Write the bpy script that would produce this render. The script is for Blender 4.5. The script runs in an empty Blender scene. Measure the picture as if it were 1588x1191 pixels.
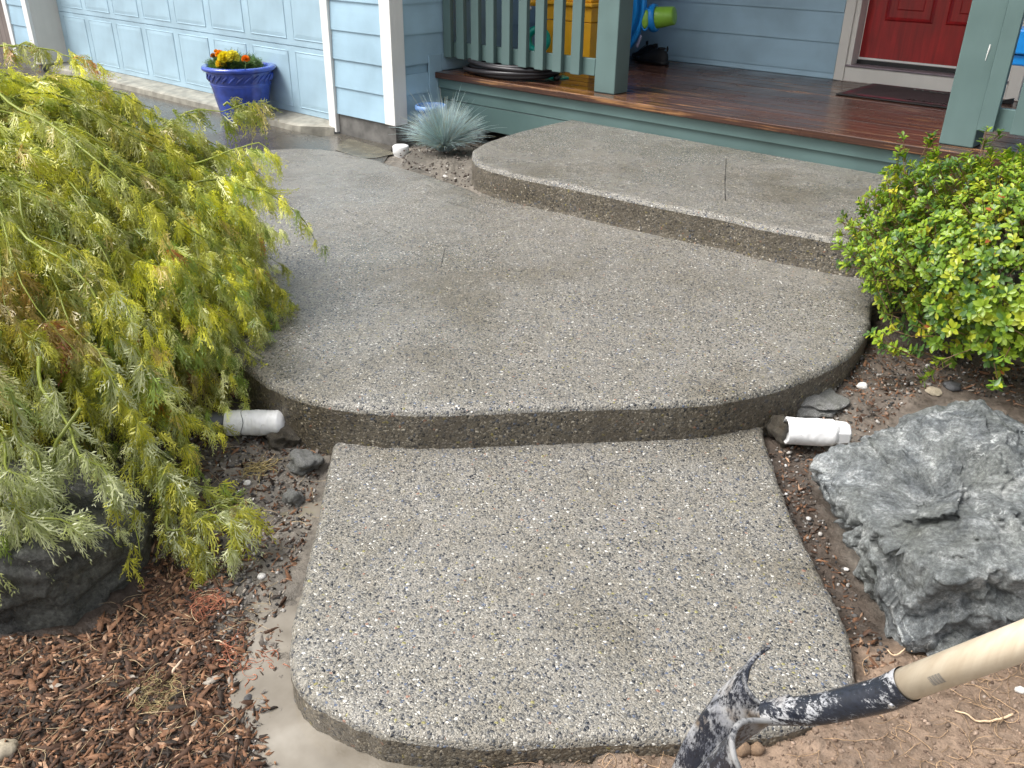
import bpy, bmesh, math, random
import numpy as np
from mathutils import Vector, Matrix, noise
from mathutils.geometry import delaunay_2d_cdt

random.seed(7)
rng = np.random.default_rng(11)
SC = bpy.context.scene
COL = SC.collection

# ------------------------------------------------------------------ camera, sky, sun, exposure
CAM = np.array([5.83398, -4.42482, 1.40])
PITCH, ROLL, YAW = 0.48279, -0.012634, 0.72476       # down, clockwise, house turned from the view
FPX, CX, CY = 1348.5, 794.0, 595.5


def _axes():
    cp, sp = math.cos(PITCH), math.sin(PITCH)
    r = np.array([1, 0, 0.]); f = np.array([0, cp, -sp]); d = np.array([0, -sp, -cp])
    cr, sr = math.cos(ROLL), math.sin(ROLL)
    r, d = cr * r + sr * d, -sr * r + cr * d
    c, s = math.cos(YAW), math.sin(YAW)
    hx = np.array([c, -s, 0]); hy = np.array([s, c, 0]); hz = np.array([0, 0, 1.])
    T = np.array([hx, hy, hz])
    return T @ r, T @ d, T @ f


RIGHT, DOWN, FWD = _axes()
FLAT = np.array([FWD[0], FWD[1], 0]); FLAT /= np.linalg.norm(FLAT)
SIDE = np.array([FLAT[1], -FLAT[0], 0])

cam_data = bpy.data.cameras.new('camera')
cam_ob = bpy.data.objects.new('camera', cam_data)
COL.objects.link(cam_ob)
cam_data.sensor_width = 36
cam_data.lens = 36 * FPX / 1588
cam_data.clip_start = 0.02
cam_data.clip_end = 300
_m = Matrix([[RIGHT[i], -DOWN[i], -FWD[i], CAM[i]] for i in range(3)] + [[0, 0, 0, 1]])
cam_ob.matrix_world = _m
SC.camera = cam_ob

world = bpy.data.worlds.new("World")
SC.world = world
world.use_nodes = True
wt = world.node_tree
for n in list(wt.nodes):
    wt.nodes.remove(n)
_o = wt.nodes.new('ShaderNodeOutputWorld'); _b = wt.nodes.new('ShaderNodeBackground')
_s = wt.nodes.new('ShaderNodeTexSky'); _h = wt.nodes.new('ShaderNodeHueSaturation')
SUN_EL, SUN_AZ = math.radians(58), math.radians(232)   # azimuth measured from +X, counter-clockwise
_s.sky_type = 'NISHITA'; _s.sun_disc = False
_s.sun_elevation = SUN_EL
_s.sun_rotation = math.radians(90) - SUN_AZ
_s.air_density = 1.0; _s.dust_density = 6.0; _s.ozone_density = 1.0
_h.inputs['Saturation'].default_value = 0.32
_b.inputs['Strength'].default_value = 0.15
wt.links.new(_s.outputs[0], _h.inputs['Color']); wt.links.new(_h.outputs[0], _b.inputs[0]); wt.links.new(_b.outputs[0], _o.inputs[0])

sun = bpy.data.lights.new('sun', 'SUN')
sun.energy = 1.5; sun.angle = math.radians(28); sun.color = (1, 0.985, 0.965)
sun_ob = bpy.data.objects.new('sun', sun); COL.objects.link(sun_ob)
_d = Vector((math.cos(SUN_EL) * math.cos(SUN_AZ), math.cos(SUN_EL) * math.sin(SUN_AZ), math.sin(SUN_EL)))
sun_ob.rotation_euler = _d.to_track_quat('Z', 'Y').to_euler()
SC.view_settings.view_transform = 'Standard'
SC.view_settings.look = 'None'
SC.view_settings.exposure = 0.80
SC.view_settings.gamma = 1
SC.view_settings.use_curve_mapping = False
SC.render.engine = 'CYCLES'
SC.cycles.use_denoising = True
SC.cycles.max_bounces = 8
SC.cycles.transparent_max_bounces = 8


# ------------------------------------------------------------------ geometry helpers
def ray(px, py):
    return RIGHT * ((px - CX) / FPX) + DOWN * ((py - CY) / FPX) + FWD


def on(px, py, ax, val):
    r = ray(px, py); i = 'xyz'.index(ax)
    return CAM + r * ((val - CAM[i]) / r[i])


def onz(px, py, z): return on(px, py, 'z', z)
def cp(x, y, z): return CAM + RIGHT * x + DOWN * y + FWD * z
def at(px, py, v):                       # point seen at a pixel, v metres ahead along the ground
    r = ray(px, py)
    return CAM + r * (v / (r @ FLAT))


def gp(u, v, z): return np.array([CAM[0] + SIDE[0] * u + FLAT[0] * v, CAM[1] + SIDE[1] * u + FLAT[1] * v, z])


def tag(o, label=None, cat=None, group=None, kind=None):
    if label: o['label'] = label
    if cat: o['category'] = cat
    if group: o['group'] = group
    if kind: o['kind'] = kind
    return o


def empty(name, loc=(0, 0, 0), label=None, cat=None, group=None):
    o = bpy.data.objects.new(name, None); COL.objects.link(o)
    o.location = loc; o.empty_display_size = 0.1
    return tag(o, label, cat, group)


def link(name, me, mat=None, parent=None, loc=None):
    o = bpy.data.objects.new(name, me); COL.objects.link(o)
    if mat is not None and not me.materials: me.materials.append(mat)
    if parent is not None: o.parent = parent
    if loc is not None: o.location = loc
    return o


def mesh_from(name, V, F, tint=None, smooth=False):
    """V (n,3); F (m,k) int array or list of lists"""
    me = bpy.data.meshes.new(name)
    V = np.asarray(V, dtype=np.float32)
    if isinstance(F, np.ndarray):
        m, k = F.shape
        me.vertices.add(len(V)); me.vertices.foreach_set('co', V.ravel())
        me.loops.add(m * k); me.loops.foreach_set('vertex_index', F.astype(np.int32).ravel())
        me.polygons.add(m)
        me.polygons.foreach_set('loop_start', np.arange(0, m * k, k, dtype=np.int32))
        me.polygons.foreach_set('loop_total', np.full(m, k, dtype=np.int32))
        me.update(calc_edges=True)
    else:
        me.from_pydata([tuple(map(float, v)) for v in V], [], [list(f) for f in F])
        me.update()
    if tint is not None:
        a = me.attributes.new('tint', 'FLOAT_COLOR', 'POINT')
        c = np.ones((len(V), 4), np.float32); c[:, :3] = tint
        a.data.foreach_set('color', c.ravel())
    if smooth:
        me.polygons.foreach_set('use_smooth', np.ones(len(me.polygons), bool))
    return me


class MB:
    """collects boxes, tubes and lathes for ONE mesh"""
    def __init__(s): s.v = []; s.f = []

    def add(s, V, F):
        b = len(s.v); s.v += [tuple(map(float, p)) for p in V]; s.f += [[i + b for i in f] for f in F]
        return s

    def box(s, x0, x1, y0, y1, z0, z1):
        V = [(x, y, z) for x in (x0, x1) for y in (y0, y1) for z in (z0, z1)]
        return s.add(V, [(0, 1, 3, 2), (4, 6, 7, 5), (0, 4, 5, 1), (2, 3, 7, 6), (0, 2, 6, 4), (1, 5, 7, 3)])

    def tube(s, P, R, n=10, cap=True):
        V, F = tube(P, R, n, cap); return s.add(V, F)

    def lathe(s, prof, n=32, c=(0, 0, 0), M=None, close=False):
        V = []; F = []
        for r, z in prof:
            for k in range(n):
                a = 2 * math.pi * k / n
                p = Vector((r * math.cos(a), r * math.sin(a), z))
                if M is not None: p = M @ p
                V.append((p[0] + c[0], p[1] + c[1], p[2] + c[2]))
        for i in range(len(prof) - 1):
            for k in range(n):
                k2 = (k + 1) % n
                F.append((i * n + k, i * n + k2, (i + 1) * n + k2, (i + 1) * n + k))
        if close:
            F.append(tuple(range(n))[::-1]); F.append(tuple(range((len(prof) - 1) * n, len(prof) * n)))
        return s.add(V, F)

    def build(s, name, mat, parent=None, smooth=False, bevel=0, loc=None, seg=1):
        me = mesh_from(name, s.v, s.f, smooth=smooth)
        o = link(name, me, mat, parent, loc)
        if bevel:
            b = o.modifiers.new('bevel', 'BEVEL'); b.width = bevel; b.segments = seg; b.limit_method = 'ANGLE'
        return o


def tube(P, R, n=6, cap=True):
    P = np.asarray(P, float); m = len(P)
    R = np.full(m, R) if np.isscalar(R) else np.asarray(R, float)
    T = np.gradient(P, axis=0); T /= np.linalg.norm(T, axis=1)[:, None] + 1e-12
    u = np.cross(T[0], [0.13, 0.37, 0.9]); u /= np.linalg.norm(u)
    V = []
    for i in range(m):
        u = u - T[i] * (u @ T[i]); u /= np.linalg.norm(u) + 1e-12
        w = np.cross(T[i], u)
        for k in range(n):
            a = 2 * math.pi * k / n
            V.append(P[i] + R[i] * (math.cos(a) * u + math.sin(a) * w))
    F = []
    for i in range(m - 1):
        for k in range(n):
            k2 = (k + 1) % n
            F.append((i * n + k, i * n + k2, (i + 1) * n + k2, (i + 1) * n + k))
    if cap and n <= 4 or cap:
        F.append(tuple(range(n))[::-1]); F.append(tuple(range((m - 1) * n, m * n)))
    return V, F


def tubes_np(paths, radii, n=4):
    """many equal-length paths (k,m,3), radii (k,m) -> one vertex/face array, uncapped"""
    P = np.asarray(paths, float); k, m, _ = P.shape
    T = np.gradient(P, axis=1); T /= np.linalg.norm(T, axis=2)[..., None] + 1e-12
    u = np.cross(T, np.array([0.13, 0.37, 0.9])); u /= np.linalg.norm(u, axis=2)[..., None] + 1e-9
    w = np.cross(T, u)
    a = np.arange(n) * 2 * math.pi / n
    V = P[:, :, None, :] + radii[:, :, None, None] * (np.cos(a)[None, None, :, None] * u[:, :, None, :] + np.sin(a)[None, None, :, None] * w[:, :, None, :])
    V = V.reshape(-1, 3)
    i, j, q = np.meshgrid(np.arange(k), np.arange(m - 1), np.arange(n), indexing='ij')
    b = i * m * n
    F = np.stack([b + j * n + q, b + j * n + (q + 1) % n, b + (j + 1) * n + (q + 1) % n, b + (j + 1) * n + q], -1).reshape(-1, 4)
    return V, F


def instances(base, Rm, T, S, tints):
    """join copies of base=(V,F) with rotations Rm (k,3,3), translations, scales; tints (k,3)"""
    V, F = base
    k = len(T); n = len(V)
    out = np.einsum('kij,nj->kni', Rm, V) * np.asarray(S).reshape(k, 1, -1) + T[:, None, :]
    FF = (F[None] + (np.arange(k) * n)[:, None, None]).reshape(-1, F.shape[1])
    tt = np.repeat(tints[:, None, :], n, axis=1).reshape(-1, 3)
    return out.reshape(-1, 3), FF, tt


def merge(parts):
    V = []; F = []; C = []; b = 0
    for v, f, c in parts:
        V.append(v); F.append(f + b); C.append(c); b += len(v)
    return np.concatenate(V), np.concatenate(F), np.concatenate(C)


def basis(Y, N):
    """rotation matrices with local +Y -> Y, local +Z close to N (arrays k,3)"""
    Y = Y / (np.linalg.norm(Y, axis=1)[:, None] + 1e-12)
    X = np.cross(Y, N); X /= np.linalg.norm(X, axis=1)[:, None] + 1e-9
    Z = np.cross(X, Y)
    return np.stack([X, Y, Z], axis=2)


def rand_rot(k):
    Y = rng.normal(size=(k, 3)); N = rng.normal(size=(k, 3))
    return basis(Y, N)


def vnoise(x, y, seed=0):
    xi = np.floor(x).astype(np.int64); yi = np.floor(y).astype(np.int64); xf = x - xi; yf = y - yi

    def h(a, b):
        n = (a * 374761393 + b * 668265263 + seed * 974634777) & 0x7fffffff
        n = ((n ^ (n >> 13)) * 1274126177) & 0x7fffffff
        return ((n ^ (n >> 16)) & 0xffff) / 65535.0
    u = xf * xf * (3 - 2 * xf); v = yf * yf * (3 - 2 * yf)
    return (h(xi, yi) * (1 - u) + h(xi + 1, yi) * u) * (1 - v) + (h(xi, yi + 1) * (1 - u) + h(xi + 1, yi + 1) * u) * v


def fbm(x, y, o=4, seed=0):
    r = 0; a = 0.5; f = 1.0
    for i in range(o):
        r = r + a * (vnoise(x * f, y * f, seed + i) - 0.5); a *= 0.5; f *= 2.03
    return r


def sstep(a, b, x):
    t = np.clip((x - a) / (b - a), 0, 1); return t * t * (3 - 2 * t)


# ------------------------------------------------------------------ materials
def new_mat(name):
    m = bpy.data.materials.new(name); m.use_nodes = True
    nt = m.node_tree
    for n in list(nt.nodes): nt.nodes.remove(n)
    return m, nt


class NT:
    def __init__(s, name):
        s.m, s.t = new_mat(name)
        s.out = s.n('ShaderNodeOutputMaterial'); s.p = s.n('ShaderNodeBsdfPrincipled')
        s.l(s.p.outputs[0], s.out.inputs[0]); s._tc = None

    def n(s, typ, **kw):
        x = s.t.nodes.new(typ)
        for k, v in kw.items(): setattr(x, k, v)
        return x

    def l(s, a, b): s.t.links.new(a, b)

    def set(s, **kw):
        names = dict(color='Base Color', rough='Roughness', metal='Metallic', spec='Specular IOR Level', coat='Coat Weight', coatr='Coat Roughness', sss='Subsurface Weight', trans='Transmission Weight', alpha='Alpha', ior='IOR')
        for k, v in kw.items():
            i = s.p.inputs[names[k]]
            if hasattr(v, 'links') or hasattr(v, 'is_linked'): s.l(v, i)
            elif k == 'color': i.default_value = (*v, 1)
            else: i.default_value = v
        return s

    def co(s, kind='Object', scale=None, rot=None):
        if s._tc is None: s._tc = s.n('ShaderNodeTexCoord')
        o = s._tc.outputs[kind]
        if scale is not None or rot is not None:
            mp = s.n('ShaderNodeMapping'); s.l(o, mp.inputs[0])
            if scale is not None: mp.inputs['Scale'].default_value = scale
            if rot is not None: mp.inputs['Rotation'].default_value = rot
            o = mp.outputs[0]
        return o

    def noise(s, scale, detail=4, co=None, rough=0.5, dist=0):
        x = s.n('ShaderNodeTexNoise'); x.inputs['Scale'].default_value = scale; x.inputs['Detail'].default_value = detail
        x.inputs['Roughness'].default_value = rough; x.inputs['Distortion'].default_value = dist
        s.l(co if co is not None else s.co(), x.inputs['Vector']); return x.outputs['Fac']

    def vor(s, scale, feature='F1', co=None, rand=1):
        x = s.n('ShaderNodeTexVoronoi', feature=feature); x.inputs['Scale'].default_value = scale; x.inputs['Randomness'].default_value = rand
        s.l(co if co is not None else s.co(), x.inputs['Vector']); return x

    def ramp(s, fac, stops, interp='LINEAR'):
        x = s.n('ShaderNodeValToRGB'); r = x.color_ramp; r.interpolation = interp
        while len(r.elements) < len(stops): r.elements.new(0.5)
        for e, (p, c) in zip(r.elements, stops):
            e.position = p; e.color = (*c, 1) if hasattr(c, '__len__') else (c, c, c, 1)
        s.l(fac, x.inputs[0]); return x.outputs[0]

    def mix(s, fac, a, b, mode='MIX'):
        x = s.n('ShaderNodeMix', data_type='RGBA', blend_type=mode)
        for v, i in ((fac, x.inputs[0]), (a, x.inputs[6]), (b, x.inputs[7])):
            if hasattr(v, 'is_linked'): s.l(v, i)
            elif hasattr(v, '__len__'): i.default_value = (*v, 1)
            elif i == x.inputs[0]: i.default_value = v
            else: i.default_value = (v, v, v, 1)
        return x.outputs[2]

    def math(s, op, a, b=None, c=None):
        x = s.n('ShaderNodeMath', operation=op)
        for v, i in ((a, 0), (b, 1), (c, 2)):
            if v is None: continue
            if hasattr(v, 'is_linked'): s.l(v, x.inputs[i])
            else: x.inputs[i].default_value = v
        return x.outputs[0]

    def sep(s, col, ch):
        x = s.n('ShaderNodeSeparateColor'); s.l(col, x.inputs[0]); return x.outputs[ch]

    def attr(s, name='tint'):
        x = s.n('ShaderNodeAttribute', attribute_name=name); return x.outputs['Color']

    def bump(s, h, strength=0.5, dist=0.01):
        x = s.n('ShaderNodeBump'); x.inputs['Strength'].default_value = strength; x.inputs['Distance'].default_value = dist
        prev = getattr(s, '_bump', None)
        if prev is not None: s.l(prev, x.inputs['Normal'])
        s.l(h, x.inputs['Height']); s.l(x.outputs[0], s.p.inputs['Normal']); s._bump = x.outputs[0]; return s


def aggregate(name, gain=(1, 1, 1), fill=(0.30, 0.275, 0.23), rough=0.42, stones=0.55, scale=128, bump=0.9, mud=0.0):
    m = NT(name)
    co = m.co()
    warp = m.n('ShaderNodeTexNoise'); warp.inputs['Scale'].default_value = 60; m.l(co, warp.inputs['Vector'])
    vm = m.n('ShaderNodeVectorMath', operation='MULTIPLY_ADD'); m.l(warp.outputs['Color'], vm.inputs[0])
    vm.inputs[1].default_value = (0.006,) * 3; m.l(co, vm.inputs[2]); wc = vm.outputs[0]
    A = m.vor(scale, co=wc); Ae = m.vor(scale, 'DISTANCE_TO_EDGE', co=wc)
    B = m.vor(scale * 2.1, co=wc)
    st = [(0.0, (0.03, 0.035, 0.045)), (0.085, (0.085, 0.09, 0.10)), (0.19, (0.17, 0.168, 0.16)), (0.38, (0.27, 0.258, 0.23)), (0.62, (0.335, 0.315, 0.275)),
          (0.83, (0.40, 0.38, 0.33)), (0.90, (0.36, 0.33, 0.14)), (0.915, (0.38, 0.22, 0.16)), (0.925, (0.13, 0.16, 0.23)), (0.966, (0.78, 0.76, 0.70))]
    ca = m.ramp(m.sep(A.outputs['Color'], 0), st, 'CONSTANT')
    sb = [(0.0, (0.075, 0.073, 0.07)), (0.15, (0.20, 0.19, 0.165)), (0.42, fill), (0.78, tuple(x * 1.3 for x in fill)), (0.975, (0.66, 0.64, 0.58))]
    cb = m.ramp(m.sep(B.outputs['Color'], 1), sb, 'CONSTANT')
    has = m.math('GREATER_THAN', m.sep(A.outputs['Color'], 1), 1 - stones)
    rim = m.math('GREATER_THAN', Ae.outputs['Distance'], 0.07)
    mk = m.math('MULTIPLY', has, rim)
    col = m.mix(mk, cb, ca)
    # damp, uneven washing of the surface
    dn = m.ramp(m.noise(1.25, 5, rough=0.62), [(0.34, (0.74, 0.715, 0.66)), (0.48, 0.98), (0.68, 1.06)])
    col = m.mix(1.0, col, dn, 'MULTIPLY')
    d2 = m.ramp(m.noise(9, 3), [(0.3, (0.92, 0.90, 0.86)), (0.7, (1.05, 1.05, 1.06))])
    col = m.mix(1.0, col, d2, 'MULTIPLY')
    if mud:
        mf = m.ramp(m.noise(5, 5, rough=0.65), [(0.42, 0.0), (0.62, mud)])
        col = m.mix(mf, col, (0.12, 0.105, 0.085))
    col = m.mix(1.0, col, gain, 'MULTIPLY')
    rr = m.ramp(m.noise(2.3, 4), [(0.35, rough - 0.12), (0.65, rough + 0.15)])
    m.set(color=col, rough=rr, spec=0.5)
    ha = m.math('MULTIPLY', m.math('SUBTRACT', 0.75, A.outputs['Distance']), mk)
    hb = m.math('MULTIPLY', m.math('SUBTRACT', 0.6, B.outputs['Distance']), 0.35)
    m.bump(m.math('ADD', ha, hb), bump, 0.004)
    return m.m


def paint(name, col, rough=0.5, grain=0.35, axis='X', wet=0.0, dirt=0.18):
    m = NT(name)
    sc = {'X': (2.5, 60, 60), 'Z': (60, 60, 2.5), 'Y': (60, 2.5, 60)}[axis]
    g = m.noise(1.0, 6, co=m.co(scale=sc), rough=0.6)
    g2 = m.noise(3.0, 4)
    g3 = m.ramp(m.noise(1.0, 3, co=m.co(scale=tuple(x * .35 for x in sc))), [(0.35, 0.0), (0.7, 1.0)])
    c1 = m.ramp(g2, [(0.3, tuple(c * (1 - dirt) for c in col)), (0.65, tuple(min(1, c * (1 + dirt * .5)) for c in col))])
    c2 = m.mix(m.math('MULTIPLY', g3, 0.25), c1, tuple(c * 0.86 for c in col))
    m.set(color=c2, rough=m.ramp(g2, [(0.3, rough - .08 - wet), (0.7, rough + .1)]))
    m.bump(g, grain, 0.0012)
    return m.m


def simple(name, col, rough=0.5, bumpscale=None, bstr=0.3, var=0.1, metal=0, coat=0, spec=0.5):
    m = NT(name)
    n = m.noise(12, 4)
    c = m.ramp(n, [(0.3, tuple(x * (1 - var) for x in col)), (0.7, tuple(min(1, x * (1 + var)) for x in col))])
    m.set(color=c, rough=rough, metal=metal, coat=coat, spec=spec)
    if bumpscale: m.bump(m.noise(bumpscale, 5), bstr, 0.003)
    return m.m


def leafy(name, rough=0.45, trans=0.3, spec=0.5, sub=False, gain=1.25):
    m = NT(name)
    c = m.attr()
    oi = m.n('ShaderNodeObjectInfo')
    m.set(color=c, rough=rough, spec=spec)
    tr = m.n('ShaderNodeBsdfTranslucent')
    m.l(m.mix(1.0, c, (gain, gain * 1.1, gain * .55), 'MULTIPLY'), tr.inputs[0])
    mx = m.n('ShaderNodeMixShader'); mx.inputs[0].default_value = trans
    m.l(m.p.outputs[0], mx.inputs[1]); m.l(tr.outputs[0], mx.inputs[2]); m.l(mx.outputs[0], m.out.inputs[0])
    return m.m


MAT = {}
MAT['slab'] = aggregate('washed_aggregate', gain=(0.79, 0.805, 0.82), rough=0.27, bump=1.0, scale=146)
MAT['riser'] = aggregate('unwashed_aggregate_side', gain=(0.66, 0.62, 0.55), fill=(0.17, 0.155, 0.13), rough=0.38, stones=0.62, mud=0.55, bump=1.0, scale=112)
MAT['drive'] = aggregate('wet_driveway_concrete', gain=(0.34, 0.33, 0.31), rough=0.22, stones=0.35, scale=120, bump=0.25, mud=0.5)
MAT['cement'] = simple('old_wet_cement', (0.27, 0.255, 0.21), 0.45, 60, 0.5, 0.35)
MAT['found'] = simple('foundation_concrete', (0.13, 0.125, 0.115), 0.7, 40, 0.4, 0.35)
MAT['siding'] = paint('pale_blue_siding_paint', (0.345, 0.505, 0.61), 0.5, 0.5)
MAT['siding_y'] = paint('pale_blue_siding_paint_side', (0.345, 0.505, 0.61), 0.5, 0.5, 'Y')
MAT['garage'] = paint('pale_blue_door_paint', (0.365, 0.515, 0.605), 0.42, 0.15)
MAT['white'] = paint('white_trim_paint', (0.80, 0.79, 0.76), 0.5, 0.4, 'Z', dirt=0.06)
MAT['cream'] = paint('cream_trim_paint', (0.70, 0.67, 0.61), 0.5, 0.25, 'Z', dirt=0.08)
MAT['green'] = paint('grey_green_wood_paint', (0.108, 0.17, 0.163), 0.42, 0.5, 'Z')
MAT['green_x'] = paint('grey_green_board_paint', (0.10, 0.165, 0.158), 0.42, 0.5, 'X')
MAT['black'] = simple('black_rubber', (0.012, 0.012, 0.013), 0.4, 80, 0.3, 0.2)


def deck_mat():
    m = NT('wet_stained_deck_wood')
    oi = m.n('ShaderNodeObjectInfo')
    cc = m.n('ShaderNodeVectorMath', operation='ADD'); m.l(m.co(scale=(1.3, 55, 55)), cc.inputs[0])
    ml = m.n('ShaderNodeVectorMath', operation='SCALE'); ml.inputs['Scale'].default_value = 37
    cx = m.n('ShaderNodeCombineXYZ'); m.l(oi.outputs['Random'], cx.inputs[0]); m.l(oi.outputs['Random'], cx.inputs[2])
    m.l(cx.outputs[0], ml.inputs[0]); m.l(ml.outputs[0], cc.inputs[1])
    g = m.noise(1.0, 8, co=cc.outputs[0], rough=0.65)
    wear = m.noise(1.3, 5, rough=0.7)
    c = m.ramp(g, [(0.25, (0.018, 0.010, 0.008)), (0.5, (0.056, 0.024, 0.016)), (0.72, (0.095, 0.040, 0.024))])
    w = m.ramp(m.math('MULTIPLY', g, m.math('ADD', wear, 0.42)), [(0.50, 0.0), (0.62, 1.0)])
    c = m.mix(w, c, (0.30, 0.15, 0.06))
    v = m.ramp(oi.outputs['Random'], [(0, 0.75), (1, 1.2)])
    c = m.mix(1.0, c, v, 'MULTIPLY')
    m.set(color=c, rough=m.ramp(m.noise(3.5, 4), [(0.35, 0.09), (0.7, 0.34)]), spec=0.5)
    m.bump(g, 0.35, 0.0015); m.bump(m.noise(6, 3), 0.15, 0.01)
    return m.m


MAT['deck'] = deck_mat()


def red_mat():
    m = NT('red_stained_door')
    g = m.noise(1, 6, co=m.co(scale=(45, 45, 2.2)), rough=0.6)
    big = m.noise(5, 3, co=m.co(scale=(2, 2, .8)))
    c = m.ramp(g, [(0.3, (0.22, 0.009, 0.011)), (0.6, (0.40, 0.016, 0.018))])
    c = m.mix(m.ramp(big, [(0.35, 0.0), (0.7, 0.7)]), c, (0.17, 0.012, 0.012))
    m.set(color=c, rough=0.3); m.bump(g, 0.2, 0.001)
    return m.m


MAT['red'] = red_mat()


def soil_mat():
    m = NT('wet_garden_soil')
    c = m.attr()
    n = m.noise(38, 6, rough=0.7); n2 = m.noise(7, 4)
    c = m.mix(1.0, c, m.ramp(n, [(0.28, 0.45), (0.5, 1.0), (0.72, 1.4)]), 'MULTIPLY')
    c = m.mix(1.0, c, m.ramp(n2, [(0.3, 0.75), (0.7, 1.2)]), 'MULTIPLY')
    m.set(color=c, rough=m.ramp(n2, [(0.35, 0.35), (0.65, 0.8)]), spec=0.4)
    m.bump(n, 0.8, 0.012); m.bump(m.noise(160, 3), 0.5, 0.004)
    return m.m


MAT['soil'] = soil_mat()


def bits(name, rough=0.75, bs=140, spec=0.4):
    m = NT(name)
    c = m.mix(1.0, m.attr(), m.ramp(m.noise(90, 4), [(0.3, 0.65), (0.7, 1.25)]), 'MULTIPLY')
    m.set(color=c, rough=rough, spec=spec); m.bump(m.noise(bs, 4), 0.5, 0.003)
    return m.m


MAT['bits'] = bits('loose_bits')
MAT['fiber'] = bits('dry_fibres', 0.8)
MAT['maple'] = leafy('lace_maple_leaf', 0.36, 0.36, spec=.6)
MAT['bush'] = leafy('glossy_shrub_leaf', 0.36, 0.26, spec=.45)
MAT['fescue'] = leafy('blue_fescue_blade', 0.5, 0.2, gain=1.0)

# ------------------------------------------------------------------ setting: levels
Z_DRIVE, Z_LOW, Z_TOP, Z_DECK = -0.078, -0.045, 0.25, 0.43


def z_main(x, y):
    s = sstep(0.2, 2.5, np.asarray(x, float) - 0.25 * (np.asarray(y, float) + 1.0))
    return -0.07 + 0.165 * s


def on_main(px, py):
    z = 0.05
    for _ in range(12):
        p = onz(px, py, z); z = float(z_main(p[0], p[1]))
    return onz(px, py, z)


def chaikin(P, n=2):
    P = np.asarray(P, float)
    for _ in range(n):
        Q = np.roll(P, -1, axis=0)
        P = np.stack([0.75 * P + 0.25 * Q, 0.25 * P + 0.75 * Q], axis=1).reshape(-1, P.shape[1])
    return P


def resample(P, step):
    P = np.asarray(P, float); Q = np.vstack([P, P[:1]])
    d = np.r_[0, np.cumsum(np.linalg.norm(np.diff(Q, axis=0), axis=1))]
    n = int(d[-1] / step); t = np.linspace(0, d[-1], n, endpoint=False)
    return np.stack([np.interp(t, d, Q[:, i]) for i in range(P.shape[1])], axis=1)


def area2(P): return 0.5 * np.sum(P[:, 0] * np.roll(P[:, 1], -1) - np.roll(P[:, 0], -1) * P[:, 1])


def inside(P, x, y):
    x = np.asarray(x); y = np.asarray(y); c = np.zeros(x.shape, bool)
    j = len(P) - 1
    for i in range(len(P)):
        xi, yi = P[i]; xj, yj = P[j]
        if yi != yj:
            c ^= ((yi > y) != (yj > y)) & (x < (xj - xi) * (y - yi) / (yj - yi) + xi)
        j = i
    return c


def dist_poly(P, x, y):
    d = np.full(np.shape(x), 1e9)
    for i in range(len(P)):
        a = P[i]; b = P[(i + 1) % len(P)]; ab = b - a; L = ab @ ab + 1e-12
        t = np.clip(((x - a[0]) * ab[0] + (y - a[1]) * ab[1]) / L, 0, 1)
        d = np.minimum(d, np.hypot(x - a[0] - t * ab[0], y - a[1] - t * ab[1]))
    return d


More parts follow.
